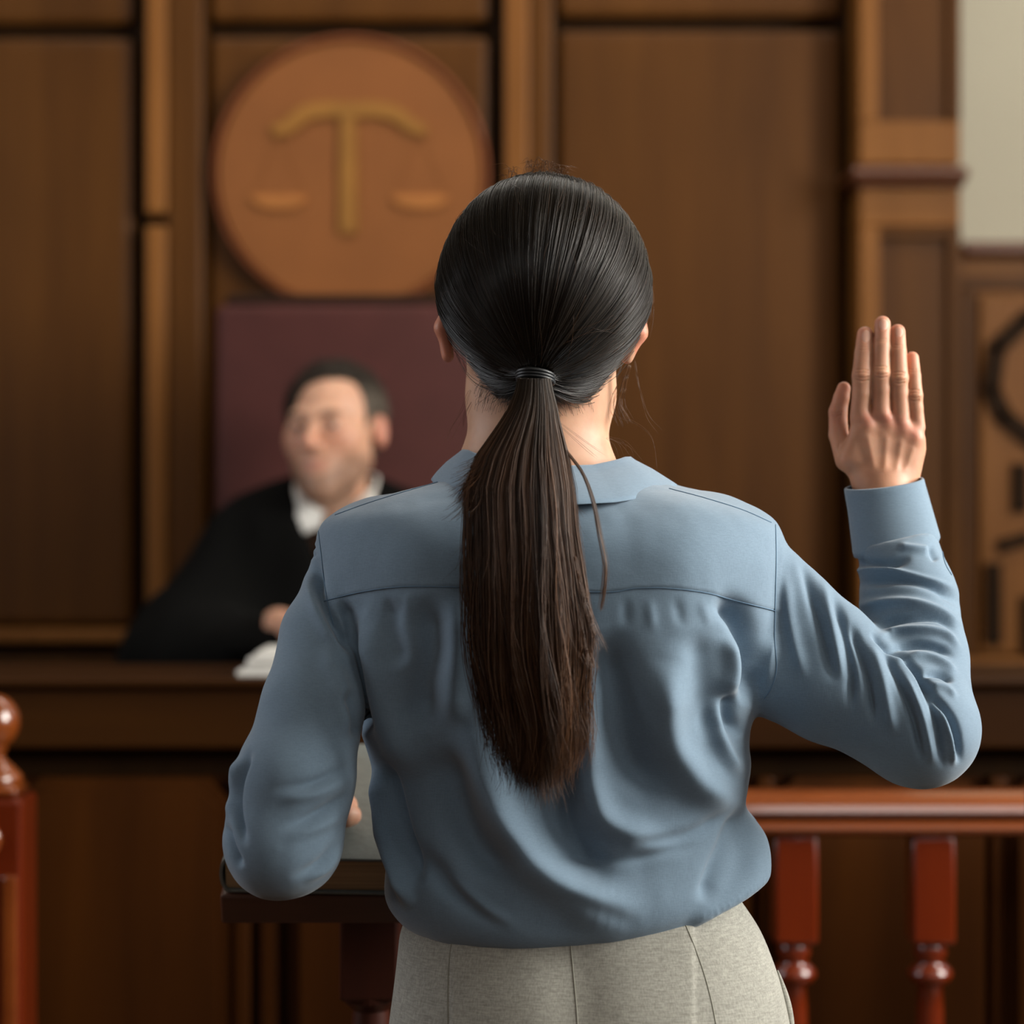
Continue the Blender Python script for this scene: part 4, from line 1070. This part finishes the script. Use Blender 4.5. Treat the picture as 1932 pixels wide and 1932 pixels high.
# each strand follows the great circle towards the tie
om = np.arccos(np.clip(D0 @ TD, -1, 1)); t = np.linspace(0, 1, m) ** .92
sl = (np.sin((1 - t)[None] * om[:, None])[..., None] * D0[:, None] + np.sin(t[None] * om[:, None])[..., None] * TD) / np.sin(om)[:, None, None]
tang = unit(D0 - (D0 @ TD)[:, None] * TD)                       # arrival direction round the tie
e1 = unit(np.cross(TD, (0, 0, 1.0))); e2 = np.cross(TD, e1)
az = np.arctan2(tang @ e2, tang @ e1)
lock = vnoise(az * 16, az * 0 + 3.3, az * 0, 1) * .55 + vnoise(az * 47, az * 0 + 1.3, az * 0, 2) * .45
lay = rng.random(ns)
lift = .0004 + .0011 * lay[:, None] + .0013 * (lock[:, None] + .35) * np.sin(np.pi * np.clip(t, 0, 1))[None] ** .6
lift = lift + .0005 * rng.normal(size=(ns, 1)) * np.sin(np.pi * t)[None]
P = scalp(sl, np.maximum(lift, -.0006))
w = np.clip((t - .80) / .20, 0, 1)[None, :, None] ** 1.3
endp = TIE + (tang @ np.array([1, 0, 0]))[:, None] * np.array([.0125, 0, 0]) + (tang @ np.array([0, 0, 1.0]))[:, None] * np.array([0, 0, .0085]) + rng.normal(size=(ns, 3)) * .0012
P = P * (1 - w) + endp[:, None] * w
wav = rng.normal(size=(ns, 1, 3)) * .0007 * np.sin(t * np.pi * 1.0)[None, :, None]; P = P + wav
tone = np.clip(1 + .30 * lock + .28 * rng.normal(size=ns), .35, 2.2)
strands_obj('crown_strands', P, taper(m, .00021 + .00010 * rng.random(ns), .8, .5), np.array([HB]) * tone[:, None], M['hair'], hair)

# ponytail
PT = np.array([  # photo row, left, right, middle depth, half thickness
 (716, 976, 1039, 1.905, .012), (735, 972, 1043, 1.899, .0125), (770, 958, 1052, 1.892, .0145), (800, 938, 1058, 1.886, .016), (860, 896, 1073, 1.875, .018), (920, 874, 1086, 1.866, .0185),
 (1000, 876, 1092, 1.859, .0185), (1100, 876, 1104, 1.853, .018), (1200, 882, 1118, 1.850, .0175), (1300, 894, 1113, 1.849, .016), (1380, 902, 1112, 1.851, .014), (1430, 910, 1098, 1.853, .012), (1475, 930, 1078, 1.856, .010)], float)
ns, m = 5200, 34
ang = rng.random(ns) * 2 * np.pi; rad = np.sqrt(rng.random(ns)); u = rad * np.cos(ang); vv = rad * np.sin(ang)
shape_end = 1462 - 38 * np.abs(u - .05) ** 2.5 + 55 * vnoise(u * 6, vv * 3, u * 0, 21) + rng.normal(size=ns) * 16
short = rng.random(ns) < .22; shape_end[short] = rng.uniform(930, 1400, short.sum())
lf_ = (u < -.62) & (rng.random(ns) < .55); shape_end[lf_] = rng.uniform(870, 985, lf_.sum())
t = np.linspace(0, 1, m); py_ = 714 + (shape_end[:, None] - 714) * t[None]
lk = vnoise(u * 7, vv * 3, u * 0, 11); lk2 = vnoise(u * 17, vv * 7, u * 0, 12)
ph_ = rng.random(ns)
g = lambda c_: np.interp(py_, PT[:, 0], PT[:, c_])
tt = np.clip((py_ - 760) / 500, 0, 1)
ue = u[:, None] + tt * (.20 * lk[:, None] * np.sin(py_ / 120 + lk[:, None] * 3) + .12 * lk2[:, None] * np.sin(py_ / 60 + 5 * lk2[:, None])) + .05 * tt * rng.normal(size=(ns, 1))
ve = vv[:, None] * (1 + .35 * lk2[:, None] * tt) + .25 * tt * lk[:, None]
cxp, hw = (g(1) + g(2)) / 2, (g(2) - g(1)) / 2
tipf = np.clip((t - .82) / .18, 0, 1)[None] ** 2
pxs = cxp + ue * hw + tipf * rng.normal(size=(ns, 1)) * 14 + np.where(lf_[:, None], -tipf * 22, 0)
Ys = g(3) + ve * g(4) - tipf * np.abs(rng.normal(size=(ns, 1))) * .003
P = np.stack([(pxs - 966) * Ys / F, Ys, CAMZ - (py_ - 966) * Ys / F], -1)
tone = np.clip(1 + .45 * lk + .30 * lk2 + .30 * rng.normal(size=ns), .3, 2.6)
PB0, PB1 = np.array((.0150, .0095, .0055)), np.array((.046, .0190, .0068))
mixf = np.clip((py_ - 720) / 160, 0, 1)[..., None]
colr = (PB0 * (1 - mixf) + PB1 * mixf) * tone[:, None, None]
lit_flank = np.where(lf_, 1.8, np.where(u > .5, 1.35, 1.0))[:, None, None]; colr = colr * lit_flank  # orange light on the left flank put into strand colour; right side paler too
pony = strands_obj('ponytail', P, taper(m, .00020 + .00010 * rng.random(ns), .25), colr, M['ponyhair'], hair)
# loose lock on the right of the ponytail and stray hairs
def locks(paths, n, spread, r=.00018, Y=None, endspread=1.0, mat='ponyhair', c=PB1, wig=2.0):
    """paths: list of (px,py,Y) control points"""
    out = []
    for path in paths:
        p = spline([(a[0], a[1], a[2] * 1000) for a in path], 8); p = p[np.linspace(0, len(p) - 1, 30).astype(int)]
        tt_ = np.linspace(0, 1, 30)[None, :]
        dx = rng.normal(size=(n, 1)) * spread * (.35 + endspread * tt_) + wig * np.sin(tt_ * 6 * rng.random((n, 1)) + 6 * rng.random((n, 1))) * tt_
        dy = rng.normal(size=(n, 1)) * spread * .6 * (.35 + tt_)
        dY = rng.normal(size=(n, 1)) * .0025
        X_, Y_, Z_ = p[None, :, 0] + dx, p[None, :, 1] + dy, p[None, :, 2] / 1000 + dY
        out.append(np.stack([(X_ - 966) * Y_ / F, Y_, CAMZ - (Y_ * 0 + Z_ * 0 + Z_ * 0 + 0) - 0 * X_], -1) * 0 + np.stack([(X_ - 966) * Z_ / F, Z_, CAMZ - (Y_ - 966) * Z_ / F], -1))
    P_ = np.concatenate(out); k = len(P_)
    return P_, taper(30, np.full(k, r), .3), c[None] * np.clip(1 + .3 * rng.normal(size=(k, 1)), .4, 2)
G = []
G.append(locks([[(1040, 800, 1.884), (1068, 850, 1.876), (1100, 895, 1.868), (1120, 950, 1.862), (1132, 1010, 1.858), (1142, 1065, 1.856), (1140, 1110, 1.856), (1134, 1150, 1.856)]], 34, 3.2, .00020, endspread=.55))
G.append(locks([[(1085, 1050, 1.85), (1100, 1120, 1.846), (1120, 1180, 1.845), (1138, 1225, 1.846)]], 26, 6, .00018, c=PB1 * 1.4))
G.append(locks([[(1085, 1120, 1.85), (1098, 1190, 1.846), (1108, 1240, 1.845), (1120, 1262, 1.846)]], 26, 6, .00018, c=PB1 * 1.6))
G.append(locks([[(1050, 795, 1.90), (1080, 820, 1.915), (1112, 845, 1.94), (1135, 862, 1.96)]], 4, 6, .00013))
G.append(locks([[(905, 860, 1.88), (885, 905, 1.872), (862, 945, 1.868)]], 22, 5, .00017, c=PB1 * 1.6))
# nape wisps, ear wisps, flyaways
G.append(locks([[(1186, 690, 2.0), (1172, 730, 2.005), (1166, 765, 2.01), (1178, 798, 2.01)]], 26, 6, .00013, endspread=1.2, c=PB1 * 1.7, wig=7))
G.append(locks([[(1198, 680, 2.0), (1206, 730, 2.0), (1222, 785, 1.99), (1245, 815, 1.99)]], 3, 9, .00011, c=PB1 * 1.7, wig=9))
G.append(locks([[(1165, 790, 2.0), (1200, 800, 1.99), (1232, 830, 1.98), (1236, 890, 1.97)]], 2, 8, .00010, c=PB1 * 1.7, wig=7))
G.append(locks([[(1148, 825, 2.0), (1172, 835, 2.0), (1186, 858, 1.99)]], 7, 9, .00010, c=PB1 * 1.7, wig=6))
G.append(locks([[(1212, 490, 2.0), (1226, 540, 1.995), (1230, 590, 1.995), (1218, 640, 1.995)]], 9, 5, .00012, c=PB1 * 1.3, wig=4))
G.append(locks([[(885, 735, 1.975), (868, 775, 1.97), (850, 805, 1.968), (838, 832, 1.966)]], 3, 6, .00011, c=PB1 * 1.6, wig=4))
G.append(locks([[(890, 760, 1.97), (880, 785, 1.967), (878, 815, 1.966)]], 4, 6, .00010, c=PB1 * 1.6, wig=4))
for i in range(80):        # short curled hairs over the parting
    a = rng.uniform(-1, 1); x0 = 1012 + 60 * a; y0 = 331 + 9 * a * a + rng.uniform(0, 5); hh = rng.uniform(16, 40) * (1 - .5 * abs(a)); b = rng.normal() * 14
    G.append(locks([[(x0, y0, 2.0), (x0 + b * .5, y0 - hh, 2.0), (x0 + b * 1.3, y0 - hh * .8, 2.0)]], 1, 1, .00018, c=PB1 * 1.8, wig=2))
for i in range(90):        # fine hairs lying loose over the crown
    d0 = unit(np.array([rng.uniform(-.95, .95), -rng.uniform(.1, .9), rng.uniform(-.5, .9)]))
    tt_ = np.linspace(0, 1, 30); L_ = rng.uniform(.25, .6); d1 = unit(d0 + L_ * unit(TD - d0) + rng.normal(size=3) * .12)
    dd_ = unit(d0[None] * (1 - tt_[:, None]) + d1[None] * tt_[:, None] + rng.normal(size=3)[None] * .05 * np.sin(tt_ * np.pi)[:, None])
    p = scalp(dd_, .0022 + .004 * np.sin(tt_ * np.pi) * rng.random()); G.append((p[None], taper(30, np.array([.00009]), .3), np.array([PB1 * 1.2])))
for i in range(260):       # down on the nape
    s_ = -1 if rng.random() < .62 else 1
    x0 = 1010 + s_ * rng.uniform(45, 118); y0 = rng.uniform(735, 800) - .20 * abs(x0 - 1010); L_ = rng.uniform(20, 48)
    hh = np.interp(abs(x0 - 1012), [0, 60, 100, 125], [1.962, 1.968, 1.985, 2.01])
    G.append(locks([[(x0, y0, hh), (x0 - s_ * .2 * L_, y0 - .55 * L_, hh - .004), (x0 - s_ * .75 * L_, y0 - L_, hh - .012)]], 1, 1.5, .00012, c=PB0 * 1.5, wig=2))
strands_obj('loose_hairs', np.concatenate([g_[0] for g_ in G]), np.concatenate([g_[1] for g_ in G]), np.concatenate([g_[2] for g_ in G]), M['ponyhair'], hair)
# hair tie: three turns of elastic
sv, sq, b0 = [], [], 0
for k_, (dz_, rr) in enumerate(((0, .0150), (-.0026, .0153), (-.0050, .0150))):
    a = np.linspace(0, 2 * np.pi, 49); p = TIE + np.stack([rr * np.cos(a), .0135 * np.sin(a) + .0004 * k_, dz_ + .0035 * np.sin(a) * -1 - .0016 * np.cos(a)], 1) + np.array([.0001, -.001, -.0005])
    vv_, qq = tube_mesh(p[None], np.full((1, 49), .00155), 8); sv.append(vv_); sq.append(qq + b0); b0 += len(vv_)
mesh_obj('hair_tie', np.concatenate(sv), np.concatenate(sq), M['elastic'], hair)

# ================================================================== THE JUDGE
judge = empty('person', (W(620, 900, JY)[0], JY + .08, .3))
tag(judge, 'man in black judge robe and white collar seated behind the bench', 'person')
JH = W(628, 806, JY); YAWJ = math.radians(17); ROLL = math.radians(-2)
def jloc(X, Y, Z):
    a, b, c_ = X - JH[0], Y - JH[1], Z - JH[2]
    a, c_ = a * math.cos(ROLL) - c_ * math.sin(ROLL), a * math.sin(ROLL) + c_ * math.cos(ROLL)
    return a * math.cos(YAWJ) - b * math.sin(YAWJ), a * math.sin(YAWJ) + b * math.cos(YAWJ), np.where(c_ > 0, c_ * 1.12, c_ * .92)
lo = JH + (-.14, -.16, -.36); hi = JH + (.14, .16, .13); h = .0028
X, Y, Z = grid(lo, hi, h); X, Y, Z = np.broadcast_arrays(X, Y, Z); lx, ly, lz = jloc(X, Y, Z)
d = head_sdf(lx, ly, lz)
for s in (-1, 1):
    g_ = smax(ell(lx, ly, lz, (s * .079, .014, -.008), (.0105, .017, .027)), -ell(lx, ly, lz, (s * .089, .002, -.004), (.006, .009, .016)), .006); d = smin(d, g_, .006)
nk = cone(X, Y, Z, JH + (-.012, .045, -.30), JH + (-.004, .03, -.07), .064, .060); nk = smin(nk, ell(X, Y, Z, JH + (-.02, .06, -.33), (.17, .09, .07)), .03)
d = smin(d, nk, .02); d = smax(d, (JH[2] - .355) - Z, .005)
v, q = surface_nets(d, lo, h); v = smooth_mesh(v, q, 1); v, q = subdiv(v, q); v = smooth_mesh(v, q, 1); lx, ly, lz = jloc(v[:, 0], v[:, 1], v[:, 2])
c = head_cols(lx, ly, lz, (.56, .32, .21), (.44, .19, .14), (.04, .025, .016), (.12, .075, .05))
er = np.abs(lx) > .076; c[er] = (.55, .25, .17)
eye = np.zeros(len(v))
for s in (-1, 1):
    e_ = ((lx - s * .031) / .0115) ** 2 + ((lz + .0005) / .0034) ** 2; ins = (e_ < 1) & (ly < -.07); c[ins] = (.55, .52, .48)
    e_ = (lx - s * .031) ** 2 + lz ** 2; c[(e_ < .0055 ** 2) & (ly < -.07) & (np.abs(lz + .0005) < .0036)] = (.03, .02, .014)
jb = [(v, q, c)]
# his hands, loosely closed, resting on the bench
def fist(c0, sgn, yaw):
    ca, sa = math.cos(yaw), math.sin(yaw)
    def P_(a, b, e): a *= sgn; return np.array([c0[0] + a * ca - b * sa, c0[1] + a * sa + b * ca, c0[2] + e * .68])
    fs = []
    for i in range(4):
        z_ = .066 - .0195 * i; fs.append([(P_(.004, -.012, z_), .0105), (P_(.000, -.045, z_ - .001), .0098), (P_(-.024, -.050, z_ - .003), .009), (P_(-.030, -.030, z_ - .004), .008)])
    fs.append([(P_(-.012, .022, .070), .0125), (P_(-.026, -.008, .082), .0105), (P_(-.024, -.036, .084), .0095)])
    pl = [(P_(.004, -.012, .066 - .0195 * i), P_(.010, .055, .052 - .010 * i), .0125, .015) for i in range(4)] + [(P_(-.010, .020, .066), P_(.006, .055, .045), .014, .017), (P_(.010, .055, .040), P_(.03, .13, .05), .026, .030)]
    v_, q_ = hand_mesh(fs, pl, .0022, .012, .004); return v_, q_, np.tile(np.array((.55, .31, .21)), (len(v_), 1))
bt = bz(1277)
jb.append(fist(np.array([W(588, 1200, 3.50)[0], 3.50, bt + .0135]), -1, .25)); jb.append(fist(np.array([W(760, 1200, 3.50)[0], 3.50, bt + .0135]), 1, -.25))
bvv, bqq, off = [], [], 0
for v_, q_, c_ in jb: bvv.append(v_); bqq.append(q_ + off); off += len(v_)
mesh_obj('body', np.concatenate(bvv), np.concatenate(bqq), M['skin'], judge, col=np.concatenate([a[2] for a in jb]))
# hair: cropped, receding
h = .003; lo = JH + (-.13, -.15, -.10); hi = JH + (.13, .16, .15)
X, Y, Z = grid(lo, hi, h); X, Y, Z = np.broadcast_arrays(X, Y, Z); lx, ly, lz = jloc(X, Y, Z)
d = ell(lx, ly, lz, (0, .018, .028), (.0805, .0990, .0965)) - .0025 * vnoise(lx * 60, ly * 60, lz * 60, 4)
line = .062 + .022 * np.clip(1 - ((lx + .012) / .030) ** 2, -1, 1) * 0 + .012 * np.sin(lx * 60)
cut = (ly + .058) + .55 * np.maximum(lz - .085, 0) + .55 * np.clip((lz - .090) / .012, -1, 1) * .020 - .022 * np.clip(lx / .045, -1, 1)     # hairline
d = smax(d, -cut, .006)
d = smax(d, -(lz + .045 - .35 * (ly - .02)), .006); d = smax(d, -ell(lx, ly, lz, (-.085, -.002, -.012), (.02, .028, .040)), .004); d = smax(d, -ell(lx, ly, lz, (.085, -.002, -.012), (.02, .028, .040)), .004)
v, q = surface_nets(d, lo, h); v = smooth_mesh(v, q, 1); lx, ly, lz = jloc(v[:, 0], v[:, 1], v[:, 2])
gr = np.clip((.045 - lz) / .06 + .9 * np.clip((lx - .02) / .05, 0, 1), 0, 1)[:, None] * .6; c = np.array((.020, .014, .009)) * (1 - gr) + np.array((.16, .13, .10)) * gr
jhair = mesh_obj('hair', v, q, M['crop'], judge, col=c)
nj = normals(v, q); ok = np.where(nj[:, 2] > -.6)[0]; pick = rng.choice(ok, 5200); s0 = v[pick] - nj[pick] * .0015
flow = np.array([.35, .25, -.35])[None] * np.ones((len(pick), 1)); side = np.clip((JH[2] + .075 - s0[:, 2]) / .05, 0, 1)[:, None]
flow = flow * (1 - side) + np.array([0, .55, -.8])[None] * side; fl = flow - (flow * nj[pick]).sum(1)[:, None] * nj[pick]; fl = unit(fl + rng.normal(size=fl.shape) * .12)
tq = np.linspace(0, 1, 6); Lh = rng.uniform(.010, .020, (len(pick), 1, 1))
PJ = s0[:, None] + fl[:, None] * Lh * tq[None, :, None] + nj[pick][:, None] * (.0028 * np.sin(tq * 2.6))[None, :, None]
strands_obj('short_strands', PJ, taper(6, np.full(len(pick), .00035), .3), c[pick] * np.clip(1 + .3 * rng.normal(size=(len(pick), 1)), .4, 2), M['crop'], jhair)
# robe
def jp(px_, py_, Y_=JY + .06): return tuple(W(px_, py_, Y_))
lo = np.array([-1.0, 3.30, .36]); hi = np.array([.42, 4.14, 1.53]); h = .009
X, Y, Z = grid(lo, hi, h)
R1 = JY + .06
d = cone(X, Y, Z, jp(606, 1420), jp(612, 1090), .20, .165, .75); d = smin(d, cone(X, Y, Z, jp(505, 1022), jp(730, 1006), .072, .072), .06)
d = smin(d, cone(X, Y, Z, jp(575, 975), jp(672, 972), .048, .048), .06)
for s, a in ((-1, [(468, 1045, R1, .085), (352, 1265, R1 - .10, .105), (560, 1235, 3.60, .060)]), (1, [(768, 1035, R1, .085), (880, 1265, R1 - .10, .105), (775, 1235, 3.60, .060)])):
    e = smin(cone(X, Y, Z, jp(*a[0][:3]), jp(*a[1][:3]), a[0][3], a[1][3]), cone(X, Y, Z, jp(*a[1][:3]), jp(*a[2][:3]), a[1][3], a[2][3]), .05); d = smin(d, e, .05)
d = smin(d, cone(X, Y, Z, (JH[0] - .10, JY - .02, .86), (JH[0] + .06, JY - .02, .86), .17, .17), .08)
d = smin(d, cone(X, Y, Z, (JH[0] - .02, 3.62, .80), (JH[0] - .02, 3.58, .42), .17, .16), .06)
vg = smax(np.abs(X - (JH[0] - .002)) - .40 * np.clip(Z - (JH[2] - .27), 0, 1) , Y - (JY + .03), .01)
d = smax(d, -vg, .008); d = smax(d, .806 - Z - 10 * (Y < 3.66), .004); d = smax(d, Y - 4.10, .01); d = smax(d, .372 - Z, .004); d = smax(d, bt + .004 - Z - 10 * (Y > 3.62), .004)
v, q = surface_nets(d, lo, h); v = smooth_mesh(v, q, 3); n0 = normals(v, q)
v += n0 * (.006 * vnoise(v[:, 0] * 22, v[:, 1] * 22, v[:, 2] * 5, 6))[:, None]
mesh_obj('robe', v, q, M['robe'], judge)
# white collar with two wings and a dark tie below it
def jcollar():
    a = np.radians(np.linspace(-168, 156, 61)); s, c_ = np.sin(a), np.cos(a); t = np.abs(a) / np.radians(160)
    cx_, cy_ = JH[0] + .004, JH[1] + .036
    zt = JH[2] - np.interp(t, [0, .5, .8, 1], [.070, .080, .108, .138]); zb = JH[2] - np.interp(t, [0, .5, .78, .92, 1], [.120, .128, .155, .178, .168])
    def ring(r, z): return np.stack([cx_ + r * s, cy_ + r * c_ * .95, z], 1)
    rt = .067; rbm = np.interp(t, [0, .6, .9, 1], [.078, .088, .098, .088])
    A = np.array([ring(rt - .003, zb), ring(rt - .002, zt), ring(rt + .002, zt + .001), ring(rbm, (zt + zb) / 2), ring(rbm + .004, zb), ring(rbm + .001, zb - .001)])
    m_, n_, _ = A.shape
    f = [(k * n_ + i, k * n_ + i + 1, (k + 1) * n_ + i + 1, (k + 1) * n_ + i) for k in range(m_ - 1) for i in range(n_ - 1)]
    return mesh_obj('collar', A.reshape(-1, 3), np.array(f), M['white'], judge)
jcollar()
bm = bmesh.new(); kx, ky, kz = JH[0] - .012, JH[1] - .034, JH[2] - .178
add_prism(bm, [(kx - .014, kz + .012), (kx + .014, kz + .012), (kx + .009, kz - .012), (kx + .022, kz - .10), (kx - .022, kz - .10), (kx - .009, kz - .012)], ky - .006, ky + .010, .003)
bm_obj('tie', bm, M['chairwood'], judge)

# ================================================================== LIGHT
def area(name, loc, rot, sx, sy, power, colr):
    l = bpy.data.lights.new(name, 'AREA'); l.shape = 'RECTANGLE'; l.size = sx; l.size_y = sy; l.energy = power; l.color = colr
    o = bpy.data.objects.new(name, l); COL.objects.link(o); o.location = loc; o.rotation_euler = rot; return o
LP = dict(r1=22, r2=235, r3=14, l1=35, c1=26, b1=32)
R90 = math.pi / 2
for i, w in enumerate(WIN_R): area('window_daylight', (RX + .12, (w[0] + w[1]) / 2, (w[2] + w[3]) / 2), (0, R90, 0), w[3] - w[2], w[1] - w[0], LP['r%d' % (i + 1)], (1, .965, .90))
for i, w in enumerate(WIN_L): area('window_daylight', (-RX - .12, (w[0] + w[1]) / 2, (w[2] + w[3]) / 2), (0, -R90, 0), w[3] - w[2], w[1] - w[0], LP['l1'], (.93, .96, 1))
area('window_daylight', ((WB[0] + WB[1]) / 2, RB - .12, (WB[2] + WB[3]) / 2), (R90, 0, 0), WB[1] - WB[0], WB[3] - WB[2], LP['b1'], (1, .98, .94))
area('added_wall_wash', (.2, 3.75, RH - .09), (0, 0, 0), 3.0, .3, LP['c1'], (1, .95, .86))  # added overhead wash so the front wall darkens downwards; no fixture is seen
wd = bpy.data.worlds.new('World'); SC.world = wd; wd.use_nodes = True
wd.node_tree.nodes['Background'].inputs[0].default_value = (.7, .8, 1, 1); wd.node_tree.nodes['Background'].inputs[1].default_value = .3

# ================================================================== CAMERA
cam = bpy.data.cameras.new('camera'); co = bpy.data.objects.new('camera', cam); COL.objects.link(co)
co.location = (0, 0, CAMZ); co.rotation_euler = (R90, 0, 0)
cam.sensor_width = 36; cam.lens = 36 * F / 1932; cam.clip_start = .05
cam.dof.use_dof = True; cam.dof.focus_distance = 1.95; cam.dof.aperture_fstop = 3.3
SC.camera = co
SC.view_settings.view_transform = 'Standard'; SC.view_settings.look = 'None'; SC.view_settings.exposure = 0.0; SC.view_settings.gamma = 1.0
try: SC.view_settings.use_curve_mapping = False
except Exception: pass
